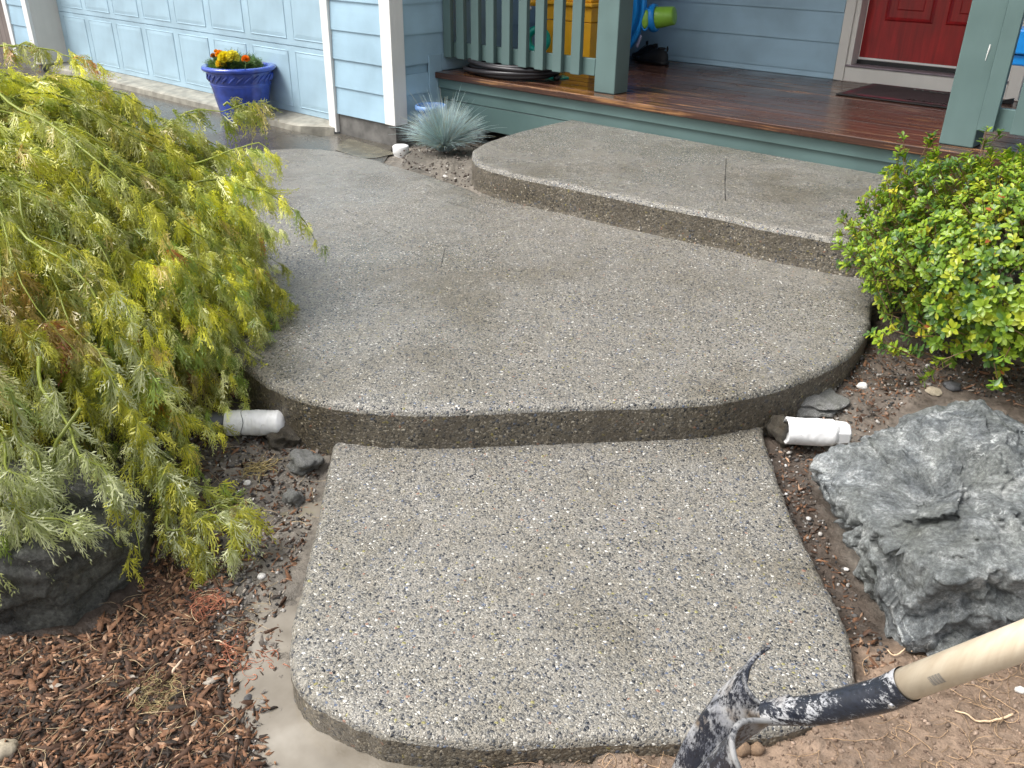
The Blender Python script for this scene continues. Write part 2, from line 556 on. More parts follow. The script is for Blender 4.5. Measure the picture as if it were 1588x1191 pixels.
def slab(name, P, ztop, depth, r=0.022, grid=0.05, step=0.016, parent=None):
    """returns (top object, side object): rounded top and rough riser of one poured slab"""
    P = np.asarray(P, float)[:, :2]
    if area2(P) < 0: P = P[::-1]
    P = resample(P, step); n = len(P)
    T = np.roll(P, -1, 0) - np.roll(P, 1, 0); T /= np.linalg.norm(T, axis=1)[:, None]
    N = np.stack([T[:, 1], -T[:, 0]], 1)          # outward
    s = np.arange(n) * step
    wob = 0.006 * np.array([noise.noise((a * 2.2, 3.1, 0)) for a in s]) + 0.0045 * np.array([noise.noise((a * 30, 1.7, 0)) for a in s]) + 0.003 * np.array([noise.noise((a * 75, 8.7, 0)) for a in s])
    zt = ztop(P[:, 0], P[:, 1])
    rings = []
    for ins, dz in ((r * 1.25, 0), (r * .6, -r * .12), (r * .18, -r * .5), (0, -r * 1.05)):
        rings.append(np.c_[P + N * (wob - ins)[:, None], zt + dz])
    V = []; F = []
    # top
    inner = rings[0]
    Pin = inner[:, :2]
    x0, y0 = Pin.min(0); x1, y1 = Pin.max(0)
    gx, gy = np.meshgrid(np.arange(x0, x1, grid), np.arange(y0, y1, grid)); gx = gx.ravel() + rng.uniform(-.3, .3, gx.size) * grid; gy = gy.ravel() + rng.uniform(-.3, .3, gy.size) * grid
    ok = inside(Pin, gx, gy); gx = gx[ok]; gy = gy[ok]
    ok = dist_poly(Pin[::3], gx, gy) > 0.02; gx = gx[ok]; gy = gy[ok]
    pts = [Vector(p) for p in Pin] + [Vector((a, b)) for a, b in zip(gx, gy)]
    vo, _, fo, *_ = delaunay_2d_cdt(pts, [(i, (i + 1) % n) for i in range(n)], [], 1, 1e-6)
    vx = np.array([[v.x, v.y] for v in vo])
    zz = ztop(vx[:, 0], vx[:, 1])
    und = 0.004 * fbm(vx[:, 0] * 3, vx[:, 1] * 3, 3, 5)
    ed = sstep(0, 0.06, dist_poly(Pin[::3], vx[:, 0], vx[:, 1]))
    Vt = np.c_[vx, zz + und * ed]
    me = [tuple(v) for v in Vt]; fs = [list(f) for f in fo]
    b = len(me)
    for rg in rings: me += [tuple(v) for v in rg]
    for k in range(len(rings) - 1):
        for i in range(n):
            j = (i + 1) % n
            fs.append([b + k * n + i, b + (k + 1) * n + i, b + (k + 1) * n + j, b + k * n + j])
    m1 = mesh_from(name, np.array(me), fs, smooth=True)
    bm = bmesh.new(); bm.from_mesh(m1); bmesh.ops.remove_doubles(bm, verts=bm.verts, dist=0.0004); bmesh.ops.recalc_face_normals(bm, faces=bm.faces); bm.to_mesh(m1); bm.free()
    top = link(name, m1, MAT['slab'], parent)
    # side
    V = []; lv = 9
    for k in range(lv):
        t = k / (lv - 1)
        amp = 0.0035 if k else 0.0
        rough = np.array([noise.noise((p[0] * 45, p[1] * 45, k * .9)) for p in P]) * amp
        bulge = 0.006 * np.sin(t * math.pi) * np.array([noise.noise((a * 1.3, 9, t)) for a in s])
        V.append(np.c_[P + N * (wob + rough + bulge + (0.004 if k == lv - 1 else 0))[:, None], zt - r * 1.05 - t * (depth - r)])
    V = np.concatenate(V)
    i, k = np.meshgrid(np.arange(n), np.arange(lv - 1)); j = (i + 1) % n
    F = np.stack([k * n + i, (k + 1) * n + i, (k + 1) * n + j, k * n + j], -1).reshape(-1, 4)
    m2 = mesh_from('riser', V, F, smooth=True)
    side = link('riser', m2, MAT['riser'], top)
    return top, side, P


def flat(z): return lambda x, y: np.full(np.shape(x), float(z))


# main walkway slab outline (front edge from the photograph's left to its right, then back along the deck)
main_px = [(300, 470), (345, 530), (385, 573), (412, 592), (445, 607), (480, 618), (530, 628), (590, 634), (640, 636), (720, 634), (850, 629), (1000, 624), (1100, 620),
           (1150, 612), (1197, 603), (1240, 588), (1290, 565), (1322, 545), (1341, 522), (1351, 498), (1354, 465)]
main = [on_main(*p)[:2] for p in main_px]
main += [np.array([5.05, -0.6]), np.array([5.15, 0.40]), np.array([1.95, 0.40]), np.array([1.90, -0.10])]
main += [on_main(*p)[:2] for p in [(745, 300), (720, 290), (690, 280), (660, 270), (632, 262), (610, 256), (590, 249), (556, 242), (531, 235), (500, 231), (463, 229), (425, 231), (380, 237), (330, 250)]]
main += [np.array([-0.6, -1.6]), np.array([0.9, -2.3])]
MAIN = np.array(main)
low_px = [(515, 688), (511, 705), (503, 740), (496, 780), (487, 820), (478, 860), (463, 913), (452, 954), (447, 1002), (450, 1036), (461, 1062), (480, 1083), (510, 1100),
          (557, 1123), (620, 1142), (715, 1149), (800, 1150), (900, 1146), (1000, 1143), (1060, 1142), (1130, 1138), (1200, 1130), (1250, 1118), (1290, 1100), (1318, 1076),
          (1329, 1045), (1327, 1010), (1318, 970), (1300, 933), (1275, 888), (1250, 840), (1226, 790), (1206, 735), (1190, 690)]
low = [onz(px, py, Z_LOW)[:2] for px, py in low_px]
LOW = np.array(low + [onz(1180, 640, Z_LOW)[:2], onz(560, 650, Z_LOW)[:2]])
top_px = [(884, 185), (838, 195), (788, 208), (753, 220), (733, 231), (731, 241), (740, 252), (763, 261), (796, 269.5), (833, 277), (876, 285), (921, 295), (972, 306), (1022, 316),
          (1073, 326), (1120, 334), (1180, 349), (1249, 361), (1296, 370), (1340, 377)]
TOP = np.array([onz(px, py, Z_TOP)[:2] for px, py in top_px] + [np.array([4.95, -0.72]), np.array([5.05, -0.3]), np.array([5.05, 0.402])])
TOP[0, 1] = 0.402

walk, _, MAINR = slab('path', MAIN, z_main, 0.20)
tag(walk, kind='structure')
lo, _, LOWR = slab('lower_step', LOW, flat(Z_LOW), 0.13)
tag(lo, 'low broad step of washed aggregate in the foreground with rounded front corners', 'step')
up, _, TOPR = slab('upper_step', TOP, flat(Z_TOP), 0.155)
tag(up, 'curved upper step of washed aggregate right below the wooden deck', 'step')

# driveway and sill of the garage
drv = MB()
dr = [(-9, -0.235), (-0.6, -0.235), (0.05, -0.215), (0.05, -0.03), (0.70, -0.03), (0.86, -0.20), (1.05, -0.42), (0.5, -1.4), (-0.2, -2.2), (-2.0, -9), (-9, -9)]
b_ = len(dr)
drv.add([(x, y, Z_DRIVE + 0.0) for x, y in dr] + [(x, y, Z_DRIVE - 0.08) for x, y in dr], [tuple(range(b_))[::-1]] + [(i, (i + 1) % b_, b_ + (i + 1) % b_, b_ + i) for i in range(b_)])
d_ = drv.build('driveway', MAT['drive']); tag(d_, kind='structure')
bm = bmesh.new(); bm.from_mesh(d_.data); bmesh.ops.triangulate(bm, faces=bm.faces); bmesh.ops.recalc_face_normals(bm, faces=bm.faces); bm.to_mesh(d_.data); bm.free()
sl = MB()
nn = 60
Vv = []
for i in range(nn + 1):
    x = -4.86 + (0.03 + 4.86) * i / nn
    w = 0.006 * noise.noise((x * 3, 0, 0)) + 0.004 * noise.noise((x * 17, 0, 4)) + .17 * sstep(nn - 4, nn, i)
    Vv += [(x, 0.3, 0.0), (x, -0.02, 0.0), (x, -0.20 + w, -0.022), (x, -0.228 + w, -0.034), (x, -0.236 + w, Z_DRIVE - 0.03)]
Ff = [(i * 5 + k, i * 5 + k + 1, i * 5 + k + 6, i * 5 + k + 5) for i in range(nn) for k in range(4)]
sl.add(Vv, Ff)
s_ = sl.build('garage_threshold', MAT['cement']); tag(s_, kind='structure')
me_ = s_.data
bm = bmesh.new(); bm.from_mesh(me_); bmesh.ops.recalc_face_normals(bm, faces=bm.faces); bm.to_mesh(me_); bm.free()
# smeared cement patch at the foot of the house corner
cm = MB()
pp = [onz(*p, Z_DRIVE + 0.006)[:2] for p in [(540, 214), (575, 224), (606, 234), (612, 238), (585, 244), (560, 246), (545, 240), (520, 232), (526, 222)]]
cmv = [(x, y, Z_DRIVE + 0.0035) for x, y in pp]
cm.add(cmv, [tuple(range(len(cmv)))])
MAT['patch'] = simple('smeared_wet_cement', (0.12, 0.11, 0.08), 0.25, 30, 0.3, 0.3)
o_ = cm.build('cement_smear', MAT['patch'], d_)

# ------------------------------------------------------------------ ground
ctrl_px = [(440, 700, -.10), (480, 770, -.134), (455, 850, -.138), (435, 940, -.132), (428, 1010, -.140), (410, 1090, -.152), (395, 1160, -.152), (450, 1100, -.156), (500, 1185, -.156), (580, 1190, -.152), (640, 1188, -.138), (740, 1180, -.125), (380, 700, -.085),
           (300, 800, -.09), (330, 900, -.10), (250, 1000, -.095), (300, 1150, -.10), (120, 1050, -.08), (20, 1150, -.07), (100, 1190, -.08), (150, 900, -.08), (0, 900, -.07), (330, 660, -.07), (250, 600, -.03), (100, 500, 0.0), (445, 655, -.085),
           (1230, 740, -.115), (1270, 850, -.125), (1330, 930, -.125), (1350, 1010, -.115), (1210, 690, -.085), (1280, 700, -.08), (1300, 620, -.03), (1380, 600, -.01), (1500, 600, .0), (1588, 640, .0), (1350, 560, .0),
           (1500, 500, .03), (1588, 900, -.06), (1588, 1060, -.04), (1450, 1060, -.07), (1400, 1120, -.075), (1300, 1130, -.082), (1200, 1160, -.09), (1100, 1180, -.095), (1000, 1185, -.095), (900, 1188, -.10), (820, 1188, -.11),
           (1588, 1190, -.03), (1450, 1190, -.05)]
CT = np.array([onz(px, py, z) for px, py, z in ctrl_px])
BED = np.array([onz(px, py, -0.03)[:2] for px, py in [(612, 236), (625, 258), (650, 268), (680, 278), (720, 292), (745, 300)]] + [np.array([2.4, -0.5]), np.array([2.4, 0.6]), np.array([0.7, 0.6])])


def ground_z(x, y, fine=True):
    x = np.asarray(x, float); y = np.asarray(y, float)
    num = np.zeros(x.shape); den = np.zeros(x.shape)
    for cx_, cy_, cz_ in CT:
        w = 1 / (((x - cx_) ** 2 + (y - cy_) ** 2) ** 1.5 + 0.0015)
        num += w * cz_; den += w
    w = np.full(x.shape, 0.06); num += w * -0.06; den += w
    z = num / den
    dm = np.where(inside(BED, x, y), dist_poly(BED, x, y), -dist_poly(BED, x, y))
    z = z * (1 - sstep(-0.05, 0.02, dm)) + (-0.035 + 0.01 * sstep(0, .3, dm)) * sstep(-0.05, 0.02, dm)
    drvm = inside(np.array(dr), x, y)
    z = np.where(drvm & (dm < -0.02), np.minimum(z, Z_DRIVE - 0.035), z)
    un = inside(LOWR[::4], x, y) | (inside(MAINR[::6], x, y))
    z = np.where(un, np.minimum(z, -0.14), z)
    if fine:
        n = 0.030 * fbm(x * 5, y * 5, 3, 1) + 0.022 * fbm(x * 19, y * 19, 3, 9)
        c = fbm(x * 45, y * 45, 2, 21)
        n = n + 0.014 * c + 0.009 * fbm(x * 90, y * 90, 2, 33)
        z = z + np.where(un | drvm & (dm < 0), 0, n)
    return z


us = np.concatenate([[-60, -25, -12, -6, -4, -3], np.arange(-2.4, 2.6, 0.0105), [3, 4, 6, 12, 25, 60]])
vs = np.concatenate([[-40, -12, -4, -1, 0.2, 0.6], np.arange(0.95, 2.6, 0.0085), np.arange(2.6, 4.6, 0.022), [4.8, 5.2, 6, 8, 12, 25, 60]])
U, W = np.meshgrid(us, vs)
GX = CAM[0] + SIDE[0] * U + FLAT[0] * W; GY = CAM[1] + SIDE[1] * U + FLAT[1] * W
GZ = ground_z(GX.ravel(), GY.ravel()).reshape(GX.shape)
far = np.hypot(U, W - 2) > 5
GZ = np.where(far, -0.14, GZ)
PX_BROWN = np.array([onz(px, py, -0.08)[:2] for px, py in [(745, 1160), (1000, 1150), (1200, 1135), (1330, 1080), (1345, 1000), (1420, 1000), (1560, 1020), (1700, 1040), (1800, 1400), (700, 1400)]])
PX_MULCH = np.array([onz(px, py, -0.10)[:2] for px, py in [(-200, 780), (240, 860), (300, 900), (330, 950), (350, 1000), (375, 1060), (385, 1120), (380, 1191), (380, 1400), (-400, 1400)]])


def soil_tint(x, y):
    x = np.asarray(x, float); y = np.asarray(y, float)
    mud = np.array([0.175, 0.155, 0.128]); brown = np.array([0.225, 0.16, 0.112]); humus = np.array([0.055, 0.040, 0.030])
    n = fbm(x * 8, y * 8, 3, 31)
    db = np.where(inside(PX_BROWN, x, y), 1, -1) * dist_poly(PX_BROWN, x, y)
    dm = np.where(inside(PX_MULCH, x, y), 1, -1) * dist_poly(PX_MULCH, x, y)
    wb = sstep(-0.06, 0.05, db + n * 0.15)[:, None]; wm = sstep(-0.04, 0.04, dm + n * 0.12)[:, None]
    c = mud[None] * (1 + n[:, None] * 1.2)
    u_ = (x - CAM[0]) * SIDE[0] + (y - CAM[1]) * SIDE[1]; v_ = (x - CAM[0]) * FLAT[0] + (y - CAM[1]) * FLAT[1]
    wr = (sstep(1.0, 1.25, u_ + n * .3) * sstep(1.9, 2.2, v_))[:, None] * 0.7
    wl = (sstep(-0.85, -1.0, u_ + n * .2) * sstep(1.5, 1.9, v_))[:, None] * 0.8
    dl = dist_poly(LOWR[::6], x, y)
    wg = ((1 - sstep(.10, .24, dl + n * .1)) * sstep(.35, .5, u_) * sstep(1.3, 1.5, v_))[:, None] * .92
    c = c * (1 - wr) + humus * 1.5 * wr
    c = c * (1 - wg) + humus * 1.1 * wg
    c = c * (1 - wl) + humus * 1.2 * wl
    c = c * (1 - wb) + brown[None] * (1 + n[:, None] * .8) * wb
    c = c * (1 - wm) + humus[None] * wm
    return c


GF = []
nv, nu = U.shape
ii, jj = np.meshgrid(np.arange(nv - 1), np.arange(nu - 1), indexing='ij')
GF = np.stack([ii * nu + jj, ii * nu + jj + 1, (ii + 1) * nu + jj + 1, (ii + 1) * nu + jj], -1).reshape(-1, 4)
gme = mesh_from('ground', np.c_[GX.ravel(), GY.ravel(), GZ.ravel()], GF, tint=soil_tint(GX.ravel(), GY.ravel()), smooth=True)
tag(link('ground', gme, MAT['soil']), kind='structure')


def gz1(x, y): return float(ground_z(np.array([x]), np.array([y]))[0])


# muddy puddle that fills the low trench on the left of the front step
m = NT('muddy_water')
m.set(color=m.ramp(m.noise(7, 4), [(0.35, (0.15, 0.13, 0.10)), (0.6, (0.235, 0.21, 0.17)), (0.75, (0.31, 0.285, 0.24))]), rough=0.04, spec=0.6)
m.bump(m.noise(16, 2), 0.04, 0.01)
PUD = [onz(px, py, -0.136)[:2] for px, py in [(500, 700), (470, 740), (430, 790), (400, 860), (380, 940), (350, 1010), (330, 1080), (330, 1150), (320, 1300), (700, 1300), (720, 1170), (640, 1140), (540, 1100), (470, 1050), (500, 900), (530, 760)]]
pv = [(x, y, -0.1335) for x, y in PUD]
pud = MB().add(pv, [tuple(range(len(pv)))[::-1]]).build('puddle', m.m)
tag(pud, kind='structure')

# ------------------------------------------------------------------ house
house = empty('house', (0, 0, 0), 'pale blue lap sided house with white trim, a garage door and a red front door', 'house')
LAP = 0.2085


def siding(x0, x1, yp, z0, z1, zref, axis='x', sgn=-1, mat=None, skip=()):
    """lapped boards; zref is one lower edge; plane at yp, facing sgn"""
    k = math.floor((z0 - zref) / LAP)
    z = zref + k * LAP
    while z < z1:
        a = max(z, z0); b = min(z + LAP + 0.02, z1)
        if b - a > 0.02:
            lo_t = 0.016
            m = MB()
            j = random.uniform(-.0012, .0012)
            if axis == 'x':
                y_in = yp - sgn * 0.012; yb = yp + sgn * (lo_t + j); yt = yp + sgn * 0.004
                V = [(x0, y_in, a), (x1, y_in, a), (x1, yb, a), (x0, yb, a), (x0, y_in, b), (x1, y_in, b), (x1, yt, b), (x0, yt, b)]
            else:
                y_in = yp - sgn * 0.012; yb = yp + sgn * (lo_t + j); yt = yp + sgn * 0.004
                V = [(y_in, x0, a), (y_in, x1, a), (yb, x1, a), (yb, x0, a), (y_in, x0, b), (y_in, x1, b), (yt, x1, b), (yt, x0, b)]
            m.add(V, [(0, 1, 2, 3), (7, 6, 5, 4), (3, 2, 6, 7), (1, 0, 4, 5), (0, 3, 7, 4), (2, 1, 5, 6)])
            o = m.build('siding_board', mat or MAT['siding'], house)
            bmm = bmesh.new(); bmm.from_mesh(o.data); bmesh.ops.recalc_face_normals(bmm, faces=bmm.faces); bmm.to_mesh(o.data); bmm.free()
        z += LAP


WT = 2.75
siding(0.055, 0.66, -0.022, 0.080, WT, 0.077)                              # right of the garage door
siding(-5.42, -4.87, -0.295, 0.17, WT, 0.17)                                # left bay
siding(0.065, 0.30, 0.757, 0.10, 0.43, 0.080, 'y', 1, MAT['siding_y'])    # side wall, low part before the porch
siding(0.065, 2.24, 0.757, 0.497, WT, 0.080, 'y', 1, MAT['siding_y'])
siding(0.775, 3.09, 2.245, 0.432, WT, 0.473)
siding(4.36, 6.6, 2.245, 0.432, WT, 0.473)
for b_x in ((0.70, 0.745, 0.0, 2.3, 0.10, WT), (0.02, 0.70, 0.0, 0.05, 0.09, WT), (-5.45, -4.875, -0.27, 0.1, 0.17, WT)):
    MB().box(*b_x).build('wall', MAT['siding'], house)
for b_x in ((0.747, 3.09, 2.262, 2.36, 0.2, WT), (4.365, 6.7, 2.262, 2.36, 0.2, WT), (3.092, 4.363, 2.262, 2.36, 2.725, WT), (-4.87, 0.018, 0.035, 0.1, 2.17, WT)):
    MB().box(*b_x).build('wall', MAT['siding'], house)
# patch board beside the end of the deck
MB().box(0.765, 0.779, 0.302, 0.43, 0.09, 0.552).build('patch_board', MAT['siding_y'], house)
MB().box(0.765, 0.779, 0.434, 0.74, 0.435, 0.552).build('patch_board', MAT['siding_y'], house)
# trims
bw = dict(bevel=0.003, seg=2)
MB().box(0.662, 0.7772, -0.062, -0.022, 0.083, WT).box(0.7375, 0.7772, -0.022, 0.064, 0.083, WT).build('corner_trim', MAT['white'], house, **bw)
MB().box(-0.035, 0.052, -0.055, 0.02, -0.066, 2.15).build('garage_door_trim', MAT['white'], house, **bw)
MB().box(-4.98, -4.862, -0.325, -0.29, 0.0, 2.4).build('garage_door_trim', MAT['white'], house, **bw)
MB().box(-4.90, -4.862, -0.29, 0.02, 0.0, 2.4).build('door_return', MAT['cream'], house, **bw)
MB().box(-5.52, -5.42, -0.325, -0.29, 0.02, WT).build('corner_trim', MAT['white'], house, **bw)
MB().box(-5.0, 0.1, -0.06, 0.0, 2.15, 2.3).build('garage_door_trim', MAT['white'], house, **bw)
# foundation
for b_x in ((0.055, 0.735, -0.022, 0.10, -0.25, 0.088), (0.64, 0.738, 0.102, 2.2, -0.25, 0.098), (-5.45, -4.87, -0.29, 0.1, -0.25, 0.168)):
    MB().box(*b_x).build('foundation', MAT['found'], house)
# front door
fd = MB().box(3.212, 4.135, 2.345, 2.385, 0.590, 2.56).build('front_door', MAT['red'], house)
for x0 in (3.345, 3.765):
    for z0, z1 in ((0.845, 1.42), (1.56, 2.3)):
        m = MB(); x1 = x0 + 0.335
        rings = [(0.0, 0.0), (0.012, 0.010), (0.026, 0.0), (0.034, -0.004), (0.070, -0.004), (0.082, 0.006), (0.2, 0.006)]
        V = []; F = []
        for ins, dep in rings[:-1]:
            V += [(x0 + ins, 2.345 - dep - .0005, z0 + ins), (x1 - ins, 2.345 - dep - .0005, z0 + ins), (x1 - ins, 2.345 - dep - .0005, z1 - ins), (x0 + ins, 2.345 - dep - .0005, z1 - ins)]
        for k in range(len(rings) - 2):
            for i in range(4):
                j = (i + 1) % 4; F.append((k * 4 + i, k * 4 + j, k * 4 + 4 + j, k * 4 + 4 + i))
        F.append(tuple((len(rings) - 2) * 4 + i for i in range(4)))
        m.add(V, F).build('door_panel', MAT['red'], fd)
MB().box(3.213, 4.134, 2.338, 2.344, 0.578, 0.5885).build('door_sweep', MAT['white'], fd)
MB().box(3.103, 3.175, 2.205, 2.26, 0.433, 2.62).build('door_casing', MAT['cream'], house, **bw)
MB().box(3.175, 3.210, 2.222, 2.345, 0.535, 2.6).build('door_jamb', MAT['cream'], house, **bw)
MB().box(4.283, 4.362, 2.205, 2.26, 0.433, 2.62).build('door_casing', MAT['cream'], house, **bw)
MB().box(4.137, 4.283, 2.222, 2.345, 0.535, 2.6).build('door_jamb', MAT['cream'], house, **bw)
MB().box(3.103, 4.362, 2.205, 2.26, 2.622, 2.72).build('door_casing', MAT['cream'], house, **bw)
MB().box(3.177, 4.281, 2.212, 2.36, 0.434, 0.532).build('door_sill', MAT['cream'], house, **bw)
MAT['sill'] = simple('worn_metal_threshold', (0.24, 0.20, 0.22), 0.35, 50, 0.2, 0.2)
MB().box(3.177, 4.281, 2.200, 2.342, 0.534, 0.546).build('threshold_plate', MAT['sill'], house, bevel=0.003)
MB().box(3.212, 4.136, 2.318, 2.346, 0.547, 0.575).build('weather_strip', MAT['black'], house)

# garage door with its raised panels
gd = MB().box(-4.86, 0.02, 0.004, 0.03, 0.0035, 0.5295).build('garage_door', MAT['garage'], house)
for k in range(1, 4):
    MB().box(-4.86, 0.02, 0.004, 0.03, 0.5335 * k, 0.5335 * k + 0.5295).build('door_section', MAT['garage'], gd, bevel=0.004)
MB().box(-4.86, 0.02, 0.02, 0.03, -0.002, 0.003).build('bottom_seal', MAT['black'], gd)
pm = None
for k in range(4):
    for i in range(8):
        x0 = -4.755 + 0.6105 * i; x1 = x0 + 0.505; z0 = 0.5335 * k + 0.055; z1 = z0 + 0.435
        if pm is None:
            rings = [(0.0, 0.0), (0.003, -0.003), (0.008, -0.003), (0.036, 0.0), (0.040, 0.0)]
            V = []; F = []
            for ins, dep in rings:
                V += [(ins, -dep - .0005, ins), (0.505 - ins, -dep - .0005, ins), (0.505 - ins, -dep - .0005, 0.435 - ins), (ins, -dep - .0005, 0.435 - ins)]
            # recess reads as a shadowed groove around a flat field, built proud so nothing cuts the section behind it
            V = [(x, y - 0.0052, z) for x, y, z in V]
            b = len(V); V += [(-.004, 0, -.004), (0.509, 0, -.004), (0.509, 0, 0.439), (-.004, 0, 0.439)]
            for q in range(len(rings) - 1):
                for a in range(4):
                    c = (a + 1) % 4; F.append((q * 4 + a, q * 4 + c, q * 4 + 4 + c, q * 4 + 4 + a))
            for a in range(4):
                c = (a + 1) % 4; F.append((b + a, b + c, c, a))
            F.append(tuple((len(rings) - 1) * 4 + i for i in range(4)))
            pm = mesh_from('raised_panel', V, F)
            pm.materials.append(MAT['garage'])
        link('raised_panel', pm, None, gd, (x0, 0.004, z0))

# porch roof over the deck and the eave over the garage: they shade the wall below
MAT['soffit'] = simple('white_soffit', (0.6, 0.6, 0.57), 0.6)
MAT['shingle'] = simple('grey_shingles', (0.09, 0.09, 0.09), 0.9, 30, 0.5, 0.3)
rf = MB().box(0.2, 7.0, 0.25, 2.6, 2.76, 2.86).build('roof', MAT['shingle'], house)
MB().box(-6.0, 1.0, -0.45, 0.24, 2.76, 2.86).build('roof', MAT['shingle'], house)

# ------------------------------------------------------------------ porch
porch = empty('porch', (0, 0, 0), 'low wooden porch with wet reddish brown deck boards, green skirt and green railing', 'porch')
yb = 0.352
widths = [0.140] * 13
ends = 6.7
k = 0
while yb < 2.21:
    w = 0.1395 if k else 0.135
    y1 = min(yb + w, 2.222)
    x0 = 0.782 if yb < .74 else 0.776
    mb = MB().box(x0, ends, yb, y1, 0.386 if k == 0 else 0.395, Z_DECK + random.uniform(-.0012, .0012))
    mb.build('deck_board', MAT['deck'], porch, bevel=0.006 if k == 0 else 0.004, seg=2)
    yb = y1 + 0.005; k += 1
MB().box(0.782, ends, 0.385, 0.42, 0.316, 0.384).build('skirt_board', MAT['green_x'], porch, **bw)
MB().box(0.790, ends, 0.403, 0.44, 0.232, 0.3145).build('skirt_board', MAT['green_x'], porch, **bw)
MB().box(0.795, ends, 0.408, 0.44, 0.055, 0.2285).build('skirt_board', MAT['green_x'], porch, **bw)
MB().box(0.80, ends, 0.45, 0.50, 0.20, 0.385).box(0.80, ends, 2.1, 2.15, 0.2, 0.385).build('joist', MAT['found'], porch)
for x0 in (2.185, 4.430):
    MB().box(x0, x0 + 0.168, 0.487, 0.640, 0.4315, 2.76).build('post', MAT['green'], porch, bevel=0.006, seg=2)
bal = None
railing = MB().box(0.782, 2.183, 0.488, 0.522, 0.532, 0.640).build('railing', MAT['green_x'], porch, **bw)
MB().box(0.782, 2.183, 0.47, 0.56, 1.33, 1.37).build('top_rail', MAT['green_x'], railing, **bw)
rail2 = MB().box(4.600, 6.6, 0.488, 0.522, 0.532, 0.640).build('railing', MAT['green_x'], porch, **bw)
MB().box(4.600, 6.6, 0.47, 0.56, 1.33, 1.37).build('top_rail', MAT['green_x'], rail2, **bw)
bm_ = MB().box(0, 0.0765, -0.036, 0, 0, 0.80)
bal_me = mesh_from('baluster', bm_.v, bm_.f); bal_me.materials.append(MAT['green'])
for rail, xs in ((railing, [0.782 - .0, 0.921, 1.072, 1.222, 1.376, 1.532, 1.687, 1.845, 2.003]), (rail2, [4.604, 4.757, 4.91, 5.06, 5.215, 5.37, 5.52, 5.68])):
    for x in xs:
        o = link('baluster', bal_me, None, rail, (x + random.uniform(-.002, .002), 0.4865, 0.529 + random.uniform(-.002, .002)))
        b = o.modifiers.new('bevel', 'BEVEL'); b.width = 0.003; b.segments = 2
# right hand paint scratch on the post
sc_ = [on(px, py, 'y', 0.486) for px, py in [(1536, 69), (1534, 76), (1531, 85), (1528, 94)]]
V, F = tube(sc_, [0.003, 0.004, 0.0025, 0.001], 5)
link('paint_scratch', mesh_from('paint_scratch', V, F), MAT['white'], porch)

# ------------------------------------------------------------------ fence beyond the garage
fence = empty('wooden_fence', (-6.2, -0.1, 0), 'weathered brown wooden fence past the far left corner of the garage', 'fence')
MAT['oldwood'] = paint('weathered_fence_wood', (0.17, 0.14, 0.125), 0.8, 0.7, 'Z', dirt=0.3)
for i in range(10):
    MB().box(-0.75 * 0 - 0.14 * i - 0.14, -0.14 * i - 0.005, 0.0, 0.02, 0.0 - .15, 1.7).build('fence_board', MAT['oldwood'], fence, bevel=0.003, loc=(0.5, 0.1 + 0.0, 0))
MB().box(-1.4, 0.5, 0.121, 0.16, 0.3, 0.4).build('fence_rail', MAT['oldwood'], fence)

# ------------------------------------------------------------------ boulders
def hull_planes(P):
    b = bmesh.new()
    for p in P: b.verts.new(p)
    r = bmesh.ops.convex_hull(b, input=b.verts)
    b.normal_update()
    c = Vector(np.mean(P, axis=0))
    N = []; D = []
    for f in b.faces:
        n = f.normal.copy(); d = n.dot(f.verts[0].co - c)
        if d < 0: n = -n; d = -d
        N.append(n); D.append(d)
    b.free()
    return c, np.array(N), np.array(D)


def boulder(name, P, mat, noisefn, sub=6, soft=9.0, label=None, facets=()):
    c, N, D = hull_planes(P)
    b = bmesh.new(); bmesh.ops.create_icosphere(b, subdivisions=sub, radius=1)
    b.verts.ensure_lookup_table()
    dirs = np.array([v.co[:] for v in b.verts]); dirs /= np.linalg.norm(dirs, axis=1)[:, None]
    q = (dirs @ N.T) / D[None]
    q = np.maximum(q, 1e-3)
    r = 1.0 / (np.sum(q ** (soft * 3), axis=1) ** (1 / (soft * 3)))
    co = dirs * r[:, None] + np.array(c)
    disp = np.array([noisefn(Vector(p)) for p in co])
    co = co + dirs * disp[:, None]
    if facets:
        e_ = []
        for p in co:
            v = Vector(p); tot = 0
            for sc, am, tl in facets:
                q = v * sc + noise.noise_vector(v * sc * .9) * .14
                c0 = noise.voronoi(q)[1][0]
                nn_ = noise.cell_vector(c0 * 91.7 + Vector((sc, 3, 7)))
                tot += (noise.cell(c0 * 57.3) - .5) * am + (q - c0).dot(nn_ - Vector((.5, .5, .5))) * tl
            e_.append(tot)
        co = co + dirs * np.array(e_)[:, None]
    for v, p in zip(b.verts, co): v.co = p
    me = bpy.data.meshes.new(name); b.to_mesh(me); b.free()
    me.polygons.foreach_set('use_smooth', np.ones(len(me.polygons), bool))
    o = link(name, me, mat)
    return tag(o, label, 'boulder')


